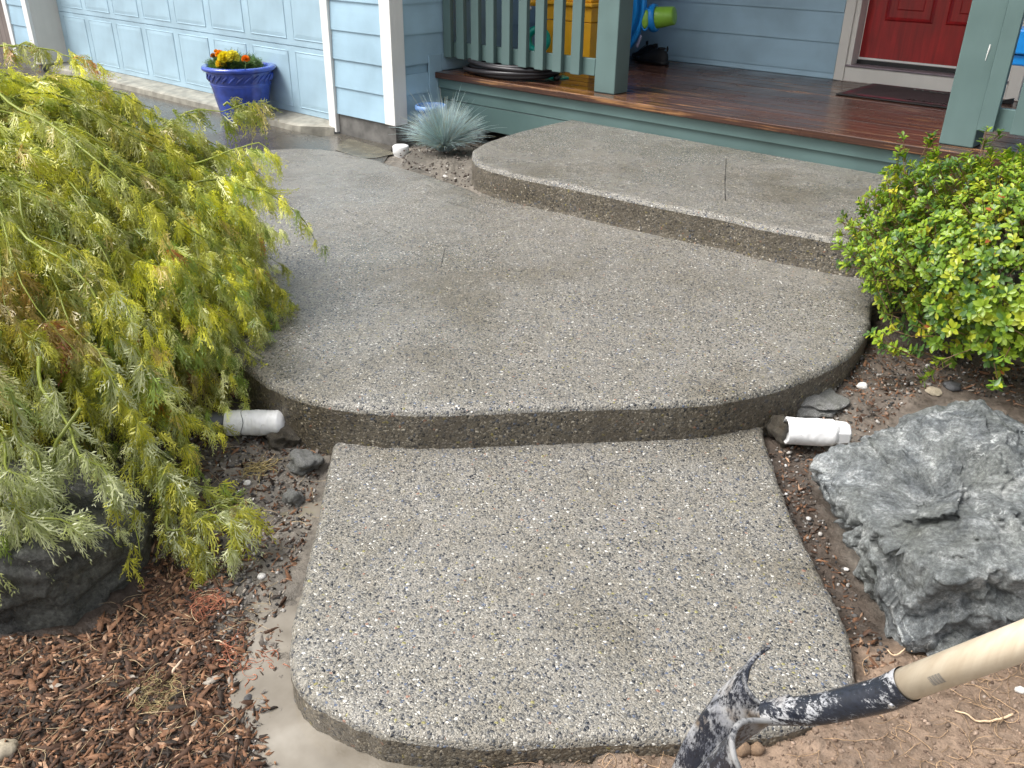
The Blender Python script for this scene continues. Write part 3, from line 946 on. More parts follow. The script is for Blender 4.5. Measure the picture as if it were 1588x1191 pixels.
def rock_mat(name, stops, veins=(0.6, 0.62, 0.6), vein=0.5, rough=0.5, bump=0.9, mottled=11):
    m = NT(name)
    n = m.noise(mottled, 10, rough=0.78, dist=0.05); n2 = m.noise(3.1, 6, rough=.65, dist=.2)
    c = m.ramp(n, stops)
    vn = m.math('ABSOLUTE', m.math('SUBTRACT', m.noise(2.6, 7, rough=.62, dist=1.1), .5))
    v = m.math('MULTIPLY', m.ramp(vn, [(0.0, 1.0), (0.007, 0.0)]), m.ramp(m.noise(5.2, 4), [(0.5, 0.0), (0.60, vein)]))
    c = m.mix(v, c, veins)
    c = m.mix(m.ramp(n2, [(0.4, 0.0), (0.65, 0.5)]), c, (0.15, 0.155, 0.125))
    sp = m.ramp(m.noise(95, 5, rough=.85), [(0.34, 0.45), (0.5, 1.0), (0.66, 1.9)])
    c = m.mix(1.0, c, sp, 'MULTIPLY')
    m.set(color=c, rough=m.ramp(n, [(0.3, rough - .15), (0.7, rough + .2)]), spec=0.5)
    m.bump(m.noise(9, 9, rough=0.7, dist=.3), bump * .45, 0.04); m.bump(m.noise(60, 8, rough=.85, dist=.2), 0.8, 0.010)
    return m.m


MAT['rock_r'] = rock_mat('grey_green_fractured_rock', [(0.32, (0.03, 0.034, 0.037)), (0.43, (0.095, 0.106, 0.112)), (0.53, (0.185, 0.20, 0.203)), (0.63, (0.40, 0.415, 0.41))], vein=0.8, rough=0.5, bump=0.8)
MAT['rock_l'] = rock_mat('dark_wet_rock', [(0.3, (0.014, 0.015, 0.015)), (0.50, (0.045, 0.046, 0.043)), (0.66, (0.13, 0.13, 0.115))], vein=0.1, rough=0.30, bump=1.0, mottled=9)


def nz_r(p):
    a = noise.fractal(p * 4.0, 1.0, 2.1, 5, noise_basis='PERLIN_ORIGINAL')
    rd = 1 - abs(noise.noise(p * 6.5 + Vector((3, 1, 7)))) * 2
    cell = noise.voronoi(p * 7 + Vector((noise.noise(p * 6), noise.noise(p * 6 + Vector((5, 5, 5))), 0)) * .5)[0]
    step_ = (cell[1] - cell[0])
    fine = noise.fractal(p * 22, 0.9, 2.0, 4)
    dish = -0.055 * math.exp(-((p - DISH).length / 0.15) ** 2)
    ridge = abs(noise.noise(p * 13 + Vector((0, 4, 1)))); ridge2 = abs(noise.noise(p * 27))
    return 0.014 * a + 0.006 * rd * rd - 0.016 * max(0, 0.18 - step_) / 0.18 + 0.007 * fine - .006 * ridge - .004 * ridge2 + dish


RP = [onz(1260, 735, .05), onz(1300, 688, .09), onz(1385, 655, .13), onz(1470, 618, .17), onz(1497, 612, .235), onz(1590, 675, .27), onz(1670, 740, .26), onz(1700, 900, .20),
      onz(1590, 880, .16), onz(1470, 905, .155), onz(1385, 865, .13), onz(1330, 800, .09), onz(1395, 960, .02), onz(1480, 960, .04),
      onz(1268, 790, -.16), onz(1335, 905, -.17), onz(1395, 1025, -.16), onz(1470, 1030, -.16), onz(1700, 1080, -.16), onz(1800, 800, -.16), onz(1560, 640, -.10), onz(1330, 690, -.12)]
DISH = Vector(onz(1430, 760, .16))
boulder('boulder', RP, MAT['rock_r'], nz_r, 7, soft=26, facets=((5.0, .030, .085), (13, .012, .028), (33, .005, .010)), label='big angular grey green rock with white veins right of the front step')


def nz_l(p):
    a = noise.fractal(p * 3.0, 1.0, 2.1, 4)
    q = Vector((p[0] * 5, p[1] * 5, p[2] * 16 + p[0] * 6))
    lay = abs(noise.noise(q))
    return 0.02 * a - 0.014 * lay + 0.006 * noise.fractal(p * 20, .9, 2, 4)


LP = [onz(238, 745, .0), onz(240, 850, -.06), onz(205, 925, -.11), onz(120, 985, -.12), onz(0, 1000, -.12), onz(-120, 1000, -.12), onz(230, 755, .05), onz(130, 770, .17), onz(0, 790, .20), onz(-100, 800, .2),
      onz(200, 820, .09), onz(60, 870, .12), onz(-60, 880, .13), onz(0, 640, .15), onz(150, 690, .08), onz(60, 700, -.1), onz(245, 880, -.14), onz(100, 1010, -.16), onz(-100, 1030, -.16)]
boulder('boulder', LP, MAT['rock_l'], nz_l, 6, facets=((5, .010, .02), (18, .004, .008)), label='dark wet rounded rock under the drooping maple at the left')


# ------------------------------------------------------------------ weeping maple
def maple_leaf(seed):
    r = np.random.default_rng(seed)
    V = []; F = []

    def quad(p, d, L, w, up):
        s = np.array([-d[1], d[0]])
        a = p; b = p + d * L * .45 + s * w; c = p + d * L; e = p + d * L * .45 - s * w
        i = len(V)
        for q in (a, b, c, e): V.append([q[0], q[1], 0])
        F.append([i, i + 1, i + 2, i + 3])
    angs = np.radians(np.array([-58, -34, -15, 0, 16, 36, 60]) + r.uniform(-5, 5, 7))
    lens = np.array([.55, .80, .95, 1.08, .93, .78, .5]) * r.uniform(.85, 1.12, 7)
    for a, L in zip(angs, lens):
        d = np.array([math.sin(a), math.cos(a)])
        quad(np.zeros(2), d, L, 0.019, 0)
        npin = int(2.4 + 3 * L)
        for t in np.linspace(.26, .92, npin):
            for sg in (-1, 1):
                b = a + sg * math.radians(r.uniform(18, 34))
                dd = np.array([math.sin(b), math.cos(b)])
                quad(d * L * (t + sg * .02), dd, .30 * (1.12 - t * .75) * r.uniform(.75, 1.3), 0.0165, 0)
    V = np.array(V); F = np.array(F)
    rr = np.hypot(V[:, 0], V[:, 1])
    V[:, 2] = -0.30 * rr ** 2 + 0.28 * np.sin(np.arctan2(V[:, 0], V[:, 1]) * 5 + seed) * rr + 0.05 * np.sin(rr * 23 + seed)
    V[:, 0] *= 0.62
    return V, F


LEAVES = [maple_leaf(i) for i in range(5)]
MU, MV = -2.02, 2.70
MC = gp(MU, MV, 0)          # foot of the trunk
maple = empty('weeping_maple', tuple(MC), 'broad weeping lace leaf maple with yellow green drooping feathery foliage at the left', 'tree')


def pal(k, rngl=rng):
    """foliage colour per leaf: olive, yellow green, fresh green, pale silvery as wet highlights, some tan, few rusty"""
    P = np.array([(0.24, 0.25, 0.05), (0.44, 0.43, 0.06), (0.16, 0.22, 0.05), (0.52, 0.53, 0.27), (0.32, 0.35, 0.15), (0.44, 0.36, 0.15), (0.34, 0.11, 0.06), (0.56, 0.53, 0.09)])  # pale silvery tones paint wet highlights into the leaf colour
    w = np.array([.22, .22, .13, .20, .15, .05, .012, .09]); w /= w.sum()
    return P[rngl.choice(len(P), k, p=w)] * rngl.uniform(.75, 1.25, (k, 1))


branches = []      # list of point arrays


def mound_R(th): return 1.0


nb = 660
for i in range(nb):
    # azimuths measured in the view frame; more of them on the side that is seen
    th = rng.uniform(0, 2 * math.pi) if i % 5 == 0 else math.radians(rng.uniform(-150, 45))
    du, dv = math.cos(th), math.sin(th)
    front = max(0, -math.sin(th)) ** 2
    R = (1.0 + .07 * max(0, du) + .08 * math.sin(2 * th + 1.0) + .10 * front) * (0.62 + .42 * rng.random() ** .5)
    if rng.random() < .3: R *= .75
    top = (1.24 - .22 * max(0, du) - .06 * max(0, -dv) + .17 * max(0, dv)) * rng.uniform(.72, 1.0)
    z0 = rng.uniform(.35, .8) * top
    end = rng.uniform(-.02, .16) if rng.random() < .7 else rng.uniform(.2, .5)
    tt = np.linspace(0, 1, 18)
    rr = R * (tt ** .78) * (1 + .10 * du)
    zc = z0 + (top - z0) * np.sin(np.clip(tt * 2.6, 0, math.pi / 2)) - (top - end) * np.clip((tt - .12) / .88, 0, 1) ** 1.45
    wob = rng.uniform(-.30, .30); bend = th + wob * tt ** 1.5 + 0.06 * np.sin(tt * 9 + rng.uniform(0, 6))
    u = MU + rr * np.cos(bend) * .96; v = MV + rr * np.sin(bend) * 1.28
    zc = zc + 0.015 * np.sin(tt * 14 + i)
    P = np.array([gp(a, b, c) for a, b, c in zip(u, v, zc)])
    branches.append(P)


def path(pts, n=18, wig=0):
    P = np.array(pts, float); d = np.r_[0, np.cumsum(np.linalg.norm(np.diff(P, axis=0), axis=1))]; t = np.linspace(0, d[-1], n)
    Q = np.stack([np.interp(t, d, P[:, i]) for i in range(3)], 1)
    for _ in range(3): Q[1:-1] = (Q[:-2] + 2 * Q[1:-1] + Q[2:]) / 4
    if wig:
        Q = Q + np.array([noise.noise_vector(Vector((i * .33, sum(pts[0]) * 3, 1.0))) for i in range(n)]) * wig
    return Q


# sprays that stand out of the mound, each at its own distance
for pts in ([(60, 420, 2.3), (180, 620, 2.05), (258, 738, 1.92), (290, 800, 1.85), (318, 885, 1.74)], [(258, 738, 1.92), (330, 790, 1.88), (395, 805, 1.88)], [(258, 735, 1.92), (262, 800, 1.84), (285, 850, 1.78), (300, 885, 1.73)], [(262, 740, 1.93), (300, 780, 1.88), (350, 830, 1.80), (350, 860, 1.76)],
            [(200, 660, 2.0), (290, 730, 2.05), (360, 790, 2.08), (385, 850, 2.0)],
            [(170, 250, 3.2), (290, 172, 3.3), (350, 170, 3.35), (400, 155, 3.4), (418, 150, 3.4)], [(350, 168, 3.35), (375, 160, 3.4), (410, 185, 3.4)], [(200, 260, 3.1), (350, 238, 3.2), (400, 225, 3.2), (432, 248, 3.2)],
            [(250, 300, 3.0), (350, 265, 3.05), (430, 310, 3.05), (470, 350, 3.05), (490, 378, 3.05)], [(210, 300, 3.0), (330, 340, 3.0), (400, 340, 3.0), (420, 350, 3.0)],
            [(200, 400, 2.8), (340, 450, 2.85), (400, 490, 2.9), (425, 525, 2.9)], [(180, 500, 2.7), (320, 540, 2.75), (395, 575, 2.8), (420, 598, 2.8)], [(200, 520, 2.6), (300, 590, 2.6), (370, 625, 2.6), (405, 640, 2.6)],
            [(0, 520, 1.9), (30, 640, 1.75), (60, 760, 1.65), (75, 850, 1.62)], [(0, 620, 1.75), (20, 720, 1.65), (45, 830, 1.6)], [(60, 560, 1.9), (130, 690, 1.75), (180, 790, 1.7), (215, 850, 1.7)], [(30, 300, 2.4), (120, 500, 2.1), (190, 640, 1.95), (240, 740, 1.95)],
            [(-20, 60, 3.6), (60, 70, 3.5), (110, 90, 3.5), (150, 110, 3.4)], [(-30, 200, 3.0), (60, 140, 3.1), (160, 140, 3.2), (240, 170, 3.2)], [(-20, 130, 2.9), (120, 210, 2.6), (250, 350, 2.5), (310, 520, 2.45)], [(10, 330, 2.3), (150, 430, 2.15), (230, 600, 2.1), (300, 700, 2.2)],
            [(0, 690, 1.62), (10, 780, 1.58), (-5, 880, 1.55)], [(120, 640, 1.8), (60, 740, 1.7), (95, 840, 1.66)], [(-40, 740, 1.6), (40, 800, 1.58), (130, 815, 1.62), (190, 835, 1.65)]):
    branches.append(path([at(*p) for p in pts], wig=.035))
nman = 24
BR = np.array(branches)
# keep the free growing shoots above the boulder and ground
gl = ground_z(BR[:, :, 0].ravel(), BR[:, :, 1].ravel(), False).reshape(BR.shape[:2]) + 0.015
BR[:, :, 2] = np.maximum(BR[:, :, 2], gl)
rad = np.linspace(.0048, .0010, 18)[None] * rng.uniform(.7, 1.3, (len(BR), 1))
V, F = tubes_np(BR, rad, 4)
tw = np.repeat(np.array([(0.30, 0.34, 0.06)]) * rng.uniform(.6, 1.25, (len(BR), 1)), 18 * 4, axis=0)
Lp = []; Ld = []; Ls = []
for bi, P in enumerate(BR):
    T = np.gradient(P, axis=0); T /= np.linalg.norm(T, axis=1)[:, None]
    L = np.linalg.norm(np.diff(P, axis=0), axis=1).sum()
    manual = bi >= len(BR) - nman
    n = int(L / (0.022 if manual else 0.027))
    t0 = .16 if manual else .22
    for t in np.sort(rng.uniform(t0, 1.0, n)):
        i = min(int(t * 17), 16); f = t * 17 - i
        p = P[i] * (1 - f) + P[i + 1] * f; d = T[i]
        side = np.cross(d, [0, 0, 1.]); side /= np.linalg.norm(side) + 1e-9
        sg = rng.choice([-1, 1])
        dd = d * rng.uniform(.6, 1.2) + side * sg * rng.uniform(.05, .6) + np.array([0, 0, -1]) * rng.uniform(.35, 1.25)
        dd += rng.normal(size=3) * .13
        Lp.append(p + rng.normal(size=3) * .012); Ld.append(dd); Ls.append(rng.uniform(.06, .115) * (1 if t < .85 else .8))
Lp = np.array(Lp); Ld = np.array(Ld); Ls = np.array(Ls)
k = len(Lp)
Ln = np.array([0, 0, 1.]) + rng.normal(size=(k, 3)) * .7 + (Lp - MC) * .5
# short stalks reach from the twig to every leaf
Rm = basis(Ld, Ln)
tint = pal(k)
# whole shoots share a tone: pale silvery, rusty or fresh
patch = fbm((Lp @ RIGHT) * 5, (Lp @ DOWN) * 5 + (Lp @ FWD) * 3, 2, 77)[:, None]
tint = tint * (1 + patch * 1.6) * np.array([1.52, 1.48, 1.45])
up_ = sstep(.25, 1.0, Lp[:, 2])[:, None]
tint = tint * (1 - .35 * up_) + np.array([0.40, 0.42, 0.07]) * .35 * up_       # the young top growth is yellower
SPOT = [(at(50, 800, 1.62), .19, (0.66, 0.68, 0.52), .9), (at(60, 700, 1.66), .17, (0.60, 0.62, 0.44), .8), (at(110, 570, 1.9), .12, (0.55, 0.52, 0.35), .7), (at(90, 480, 2.05), .11, (0.36, 0.13, 0.07), .8),
        (at(20, 440, 2.1), .06, (0.34, 0.12, 0.07), .8), (at(5, 545, 1.8), .05, (0.34, 0.11, 0.06), .8), (at(300, 580, 2.5), .08, (0.38, 0.20, 0.08), .6), (at(205, 180, 3.1), .10, (0.62, 0.50, 0.16), .7), (at(310, 430, 2.75), .10, (0.42, 0.40, .06), .6)]
for c, r, col, s in SPOT:
    w = np.exp(-(np.linalg.norm(Lp - c, axis=1) / r) ** 2)[:, None] * s
    w = w * (rng.random((k, 1)) < .8)
    tint = tint * (1 - w) + np.array(col) * w
# the leaves nearest the eye are parts of their own, the rest one mass
dist = np.linalg.norm(Lp - CAM, axis=1)
px_ = CX + FPX * ((Lp - CAM) @ RIGHT) / ((Lp - CAM) @ FWD); py_ = CY + FPX * ((Lp - CAM) @ DOWN) / ((Lp - CAM) @ FWD)
vis = (px_ > 5) & (px_ < 520) & (py_ > 5) & (py_ < 900)
shell = np.linalg.norm((Lp - MC)[:, :2], axis=1) + np.clip(Lp[:, 2], 0, 1) * .6
score = np.where(vis, shell - dist * .5 + rng.uniform(0, .3, k), -9)
own = np.zeros(k, bool); own[np.argsort(-score)[:295]] = True
parts = [(V, F, tw)]
which = rng.integers(0, 5, k)
for q in range(5):
    s = (which == q) & ~own
    parts.append(instances(LEAVES[q], Rm[s], Lp[s], Ls[s], tint[s]))
V, F, C = merge(parts)
loc = np.array(maple.location)
fo = link('foliage', mesh_from('foliage', V - loc, F, tint=C), MAT['maple'], maple); fo['kind'] = 'stuff'
mesh_cache = {}
for i in np.nonzero(own)[0]:
    key = (int(which[i]), int(rng.integers(0, 3)))
    tq = np.round(tint[i] * 12) / 12 if False else tint[i]
    cidx = int(np.argmin([np.abs(np.array(c) - tq).sum() for c in ((0.24, 0.25, 0.05), (0.44, 0.43, 0.06), (0.16, 0.22, 0.05), (0.54, 0.56, 0.34), (0.32, 0.35, 0.15), (0.44, 0.34, 0.14), (0.36, 0.13, 0.07), (0.56, 0.53, 0.09))]))
    key = (int(which[i]), cidx)
    if key not in mesh_cache:
        cc = [(0.24, 0.25, 0.05), (0.44, 0.43, 0.06), (0.16, 0.22, 0.05), (0.54, 0.56, 0.34), (0.32, 0.35, 0.15), (0.44, 0.34, 0.14), (0.36, 0.13, 0.07), (0.56, 0.53, 0.09)][cidx]
        me = mesh_from('leaf', LEAVES[key[0]][0], LEAVES[key[0]][1], tint=np.array(cc)); me.materials.append(MAT['maple']); mesh_cache[key] = me
    o = bpy.data.objects.new('leaf', mesh_cache[key]); COL.objects.link(o); o.parent = maple
    M4 = Matrix([[*(Rm[i][r] * Ls[i]), Lp[i][r] - loc[r]] for r in range(3)] + [[0, 0, 0, 1]])
    o.matrix_local = M4
# trunk and limbs
MAT['bark'] = simple('grey_brown_bark', (0.13, 0.10, 0.075), 0.85, 50, 0.8, 0.35)
tr = MB(); g0 = MC
tr.tube([g0 + [0, 0, -.12], g0 + [.01, .01, .1], g0 + [-.02, .03, .3], g0 + [.02, .0, .5], g0 + [0.0, 0.03, .68]], [.065, .055, .048, .04, .028], 12).build('trunk', MAT['bark'], maple, True, loc=tuple(-loc))
for a in range(9):
    th = a * .7 + .2
    e = g0 + np.array([math.cos(th) * .55, math.sin(th) * .55, .80 - .1 * (a % 3)])
    s = g0 + np.array([0, 0, .3 + .04 * a])
    MB().tube(path([s, (s * .6 + e * .4) + [0, 0, .14], e], 9), np.linspace(.026, .008, 9), 8).build('limb', MAT['bark'], maple, True, loc=tuple(-loc))


# ------------------------------------------------------------------ glossy shrub on the right
def shrub_leaf():
    ys = np.array([0, .25, .55, .82, 1.0]); ws = np.array([.03, .13, .235, .19, .02])
    V = []; F = []
    for y, w in zip(ys, ws):
        z = -.16 * (y ** 2)
        V += [(-w, y, z + w * .28), (0, y, z), (w, y, z + w * .28)]
    for i in range(4):
        F += [(3 * i, 3 * i + 1, 3 * i + 4, 3 * i + 3), (3 * i + 1, 3 * i + 2, 3 * i + 5, 3 * i + 4)]
    return np.array(V), np.array(F)


SL = shrub_leaf()
SCn = gp(2.02, 3.22, 0)
shrub = empty('evergreen_shrub', tuple(SCn), 'round shrub with glossy bright green leaves in whorls beside the porch post', 'shrub')
tips = []
for i in range(4200):
    th = rng.uniform(0, 2 * math.pi); ph = math.acos(rng.uniform(-.55, 1))
    s = rng.uniform(.4, 1.0) ** .45
    lump = 1 + .16 * noise.noise((math.cos(th) * 2.2, math.sin(th) * 2.2, ph * 1.7)) + .09 * noise.noise((math.cos(th) * 6, math.sin(th) * 6, ph * 5))
    d = np.array([math.sin(ph) * math.cos(th), math.sin(ph) * math.sin(th), math.cos(ph)])
    c = gp(0, 0, 0) * 0
    u = 2.06 + .78 * d[0] * s * lump; v = 3.14 + .80 * d[1] * s * lump; z = .30 + .40 * d[2] * s * lump
    if z < -.03: continue
    p = gp(u, v, z)
    if p[1] > .40 and p[2] < 1.2 and p[1] > .38: continue          # nothing grows into the porch
    dw = SIDE * d[0] + FLAT * d[1] + np.array([0, 0, d[2] + .35])
    tips.append((p, dw / np.linalg.norm(dw), s))
for pxp in ([(1430, 480, 3.0), (1370, 420, 2.95), (1340, 395, 2.95), (1312, 372, 2.95)], [(1400, 470, 2.9), (1360, 440, 2.9), (1345, 445, 2.9)], [(1450, 420, 2.9), (1390, 390, 2.9), (1352, 395, 2.9)], [(1430, 500, 2.75), (1380, 520, 2.75), (1350, 515, 2.75)], [(1430, 540, 2.7), (1385, 540, 2.7), (1360, 535, 2.7)],
            [(1450, 300, 3.3), (1400, 240, 3.35), (1400, 215, 3.35)], [(1520, 260, 3.4), (1545, 215, 3.4), (1548, 205, 3.4)], [(1480, 300, 3.4), (1440, 215, 3.45), (1442, 205, 3.45)], [(1460, 560, 2.6), (1430, 590, 2.6)], [(1560, 560, 2.4), (1545, 610, 2.4)]):
    for (a, b) in zip(pxp[:-1], pxp[1:]):
        A, B = at(*a), at(*b)
        for f in (.2, .6, 1.0):
            p = A * (1 - f) + B * f + rng.normal(size=3) * .012
            d = (B - A); d /= np.linalg.norm(d); tips.append((p, d + np.array([0, 0, .5]), 1.0))
LPp = []; LY = []; LN = []; Sz = []; Tn = []; TW = []
cols = np.array([(0.14, 0.24, 0.022), (0.23, 0.335, 0.025), (0.36, 0.41, 0.03), (0.07, 0.145, 0.03), (0.52, 0.47, 0.04)])
for p, d, s in tips:
    d = d / np.linalg.norm(d)
    a = np.cross(d, [0.3, .2, 1.]); a /= np.linalg.norm(a); b = np.cross(d, a)
    nl = rng.integers(7, 11); base = rng.uniform(0, 6.28)
    yellow = 0.5 + 0.9 * noise.noise((p[0] * 3.2, p[1] * 3.2, p[2] * 3.2))
    w = np.array([.30, .32, .12 + .22 * max(0, yellow - .4), .20, .02 + .14 * max(0, yellow - .6)]); w /= w.sum(); ci = rng.choice(5, p=w)
    for j in range(nl):
        an = base + j * 2.4 + rng.uniform(-.2, .2); tiltv = rng.uniform(.25, .95) * (1 - .5 * j / nl)
        y = d * (1 - tiltv) + (a * math.cos(an) + b * math.sin(an)) * (0.35 + tiltv)
        LPp.append(p - d * .012 * j / 3); LY.append(y); LN.append(d); Sz.append(rng.uniform(.026, .037) * (1 if j > 2 else .72))
        Tn.append(cols[ci if rng.random() < .72 else rng.integers(0, 4)] * rng.uniform(.8, 1.2))
    TW.append(np.linspace(p - d * rng.uniform(.05, .12) + rng.normal(size=3) * .02, p, 4))
LPp = np.array(LPp); Rl = basis(np.array(LY), np.array(LN)); Sz = np.array(Sz); Tn = np.array(Tn)
k = len(LPp)
odd = rng.random(k) < .004; Tn[odd] = (0.40, 0.12, 0.04)
dist = np.linalg.norm(LPp - CAM, axis=1)
px_ = CX + FPX * ((LPp - CAM) @ RIGHT) / ((LPp - CAM) @ FWD); py_ = CY + FPX * ((LPp - CAM) @ DOWN) / ((LPp - CAM) @ FWD)
out = np.linalg.norm((LPp - (SCn + [0, 0, .3])) / np.array([.74, .74, .4]), axis=1) - dist * .45
score = np.where((px_ > 1290) & (px_ < 1580) & (py_ > 190) & (py_ < 620), out, -99)
own = np.zeros(k, bool); own[np.argsort(-score)[:295]] = True
tv, tf = tubes_np(np.array(TW), np.full((len(TW), 4), .0016), 4)
V, F, C = merge([instances(SL, Rl[~own], LPp[~own], Sz[~own], Tn[~own]), (tv, tf, np.tile([(0.20, 0.12, 0.06)], (len(tv), 1)))])
loc = np.array(shrub.location)
fo = link('foliage', mesh_from('foliage', V - loc, F, tint=C, smooth=True), MAT['bush'], shrub); fo['kind'] = 'stuff'
mesh_cache = {}
for i in np.nonzero(own)[0]:
    key = int(np.argmin(np.abs(cols - Tn[i]).sum(1)))
    if key not in mesh_cache:
        me = mesh_from('leaf', SL[0], SL[1], tint=cols[key], smooth=True); me.materials.append(MAT['bush']); mesh_cache[key] = me
    o = bpy.data.objects.new('leaf', mesh_cache[key]); COL.objects.link(o); o.parent = shrub
    o.matrix_local = Matrix([[*(Rl[i][r] * Sz[i]), LPp[i][r] - loc[r]] for r in range(3)] + [[0, 0, 0, 1]])
for a in range(16):
    th = a * 2.4; e = np.array([math.cos(th) * .5, math.sin(th) * .45, .30 + .25 * ((a * 7) % 5) / 5])
    P = path([(0, 0, -.08), e * [.3, .3, .5], e], 8)
    MB().tube(P, np.linspace(.011, .003, 8), 6).build('stem', MAT['bark'], shrub, True)

# ------------------------------------------------------------------ blue fescue
FC = onz(690, 232, -.02)
nbld = 2300
th = rng.uniform(0, 2 * math.pi, nbld); el = rng.uniform(.05, 1.0, nbld) ** .8
L = rng.uniform(.20, .36, nbld) * np.where(rng.random(nbld) < .05, 1.35, 1)
out_ = np.stack([np.cos(th), np.sin(th), 0 * th], 1)
t = np.linspace(0, 1, 7)
ang0 = np.radians(28 + 60 * el)           # start steep
pp = np.zeros((nbld, 7, 3)); cur = np.array(FC)[None] + out_ * rng.uniform(0, .045, nbld)[:, None]
pp[:, 0] = cur
for j in range(1, 7):
    a = ang0 - np.radians(10 + 34 * (1 - el)) * (t[j] ** 1.4)
    stp = (L / 6)[:, None]
    cur = cur + stp * (out_ * np.cos(a)[:, None] + np.array([0, 0, 1.]) * np.sin(a)[:, None])
    pp[:, j] = cur
pp += rng.normal(size=(nbld, 1, 3)) * .004
pp[:, :, 2] = np.maximum(pp[:, :, 2], -.045)
rd = np.array([.0012, .0013, .0013, .0012, .001, .0007, .0003])[None] * rng.uniform(.8, 1.3, (nbld, 1))
V, F = tubes_np(pp, rd, 3)
cc = np.array([(0.54, 0.68, 0.73), (0.66, 0.79, 0.84), (0.40, 0.53, 0.56), (0.58, 0.55, 0.40)])[rng.choice(4, nbld, p=[.4, .3, .22, .08])] * rng.uniform(.8, 1.2, (nbld, 1))
fe = link('ornamental_grass', mesh_from('ornamental_grass', V, F, tint=np.repeat(cc, 21, axis=0)), MAT['fescue'])
tag(fe, 'spiky silver blue clump of ornamental grass in the bed by the house corner', 'grass plant')

# ------------------------------------------------------------------ blue pot with marigolds
MAT['glaze'] = simple('cobalt_glazed_ceramic', (0.028, 0.065, 0.36), 0.16, 25, 0.12, 0.35, coat=0.5)
MAT['glaze2'] = simple('pale_blue_glazed_ceramic', (0.13, 0.25, 0.50), 0.25, 25, 0.12, 0.25)
MAT['potsoil'] = simple('potting_soil', (0.03, 0.022, 0.016), 0.9, 60, 1, 0.4)
PC = onz(381, 186, Z_DRIVE + .001)
pot = empty('flower_pot', tuple(PC), 'large cobalt blue glazed pot with a rope band in front of the garage door', 'flower pot')
prof = [(0.001, 0.0), (.176, 0.0), (.186, .012), (.205, .10), (.226, .20), (.243, .285), (.250, .305), (.246, .312), (.252, .322), (.259, .36), (.263, .395), (.262, .405), (.285, .408), (.300, .418), (.303, .432), (.296, .445), (.270, .449), (.245, .444), (.238, .42), (.225, .30), (.001, .30)]
MB().lathe(prof, 64).build('body', MAT['glaze'], pot, True)
for k in range(26):
    a0 = 2 * math.pi * k / 26
    P = []
    for t in np.linspace(0, 1, 7):
        a = a0 + t * .30; z = .328 + .062 * t; r = .2535 + .010 * t + .002 * math.sin(t * math.pi)
        P.append((r * math.cos(a), r * math.sin(a), z))
    MB().tube(P, [.003, .008, .011, .012, .011, .008, .003], 6).build('rope_ridge', MAT['glaze'], pot, True)
for z in (.306, .400):
    MB().lathe([(.244 + (z > .35) * .016, z - .006), (.252 + (z > .35) * .014, z), (.244 + (z > .35) * .016, z + .006)], 64).build('moulding', MAT['glaze'], pot, True)
MB().lathe([(.001, .405), (.12, .40), (.236, .395)], 32).build('soil', MAT['potsoil'], pot, True)

mar = empty('marigold_plant', tuple(PC + [0, 0, .40]), 'marigolds with yellow and orange blooms growing in the cobalt blue pot', 'flowers')
nl = 900
th = rng.uniform(0, 6.28, nl); rr = .19 * rng.random(nl) ** .5; el = rng.uniform(.3, 1.3, nl)
lp = np.stack([rr * np.cos(th) - .05, rr * np.sin(th), rng.uniform(.0, .10, nl) * (1 - .4 * rr / .19) + .02 * np.cos(th * 2)], 1)
ld = np.stack([np.cos(th) * np.cos(el), np.sin(th) * np.cos(el), np.sin(el)], 1) + rng.normal(size=(nl, 3)) * .4
V, F, C = merge([instances(LEAVES[q], basis(ld[q::5], rng.normal(size=(len(ld[q::5]), 3)) * .5 + [0, 0, 1]), lp[q::5], rng.uniform(.04, .075, len(ld[q::5])),
                           np.array([(0.10, 0.17, 0.05)]) * rng.uniform(.5, 1.6, (len(ld[q::5]), 1))) for q in range(5)])
o = link('foliage', mesh_from('foliage', V, F, tint=C), MAT['maple'], mar); o['kind'] = 'stuff'
MAT['petal'] = leafy('marigold_petal', .6, .25)


def bloom(c, r, col, lab):
    n = 130
    ph = np.arccos(np.clip(1 - 1.35 * (np.arange(n) + .5) / n, -1, 1)); th = np.arange(n) * 2.399
    d = np.stack([np.sin(ph) * np.cos(th), np.sin(ph) * np.sin(th), np.cos(ph)], 1)
    pet = (np.array([[-.12, 0, 0], [.12, 0, 0], [.34, .7, .05], [.15, 1.0, .1], [-.15, 1.0, .0], [-.34, .7, .08]]), np.array([[0, 1, 2, 3], [0, 3, 4, 5]]))
    V, F, C = instances(pet, basis(d + rng.normal(size=d.shape) * .12, rng.normal(size=d.shape)), d * r * .25, np.full(n, r * .8), np.array([col]) * rng.uniform(.75, 1.2, (n, 1)))
    o = link('bloom', mesh_from('bloom', V, F, tint=C), MAT['petal'], mar, c)
    o['label'] = lab
    MB().tube([(c[0] * .6, c[1] * .6, 0), (c[0] * .95, c[1] * .95, c[2] * .7), c], .0035, 5).build('stalk', simple_green, mar, True)


simple_green = simple('flower_stalk_green', (0.12, 0.2, 0.05), .5)


def potpt(px, py, back=0.0):
    p = on(px, py, 'y', PC[1] - .11 + back); return tuple(p - PC - [0, 0, .40])


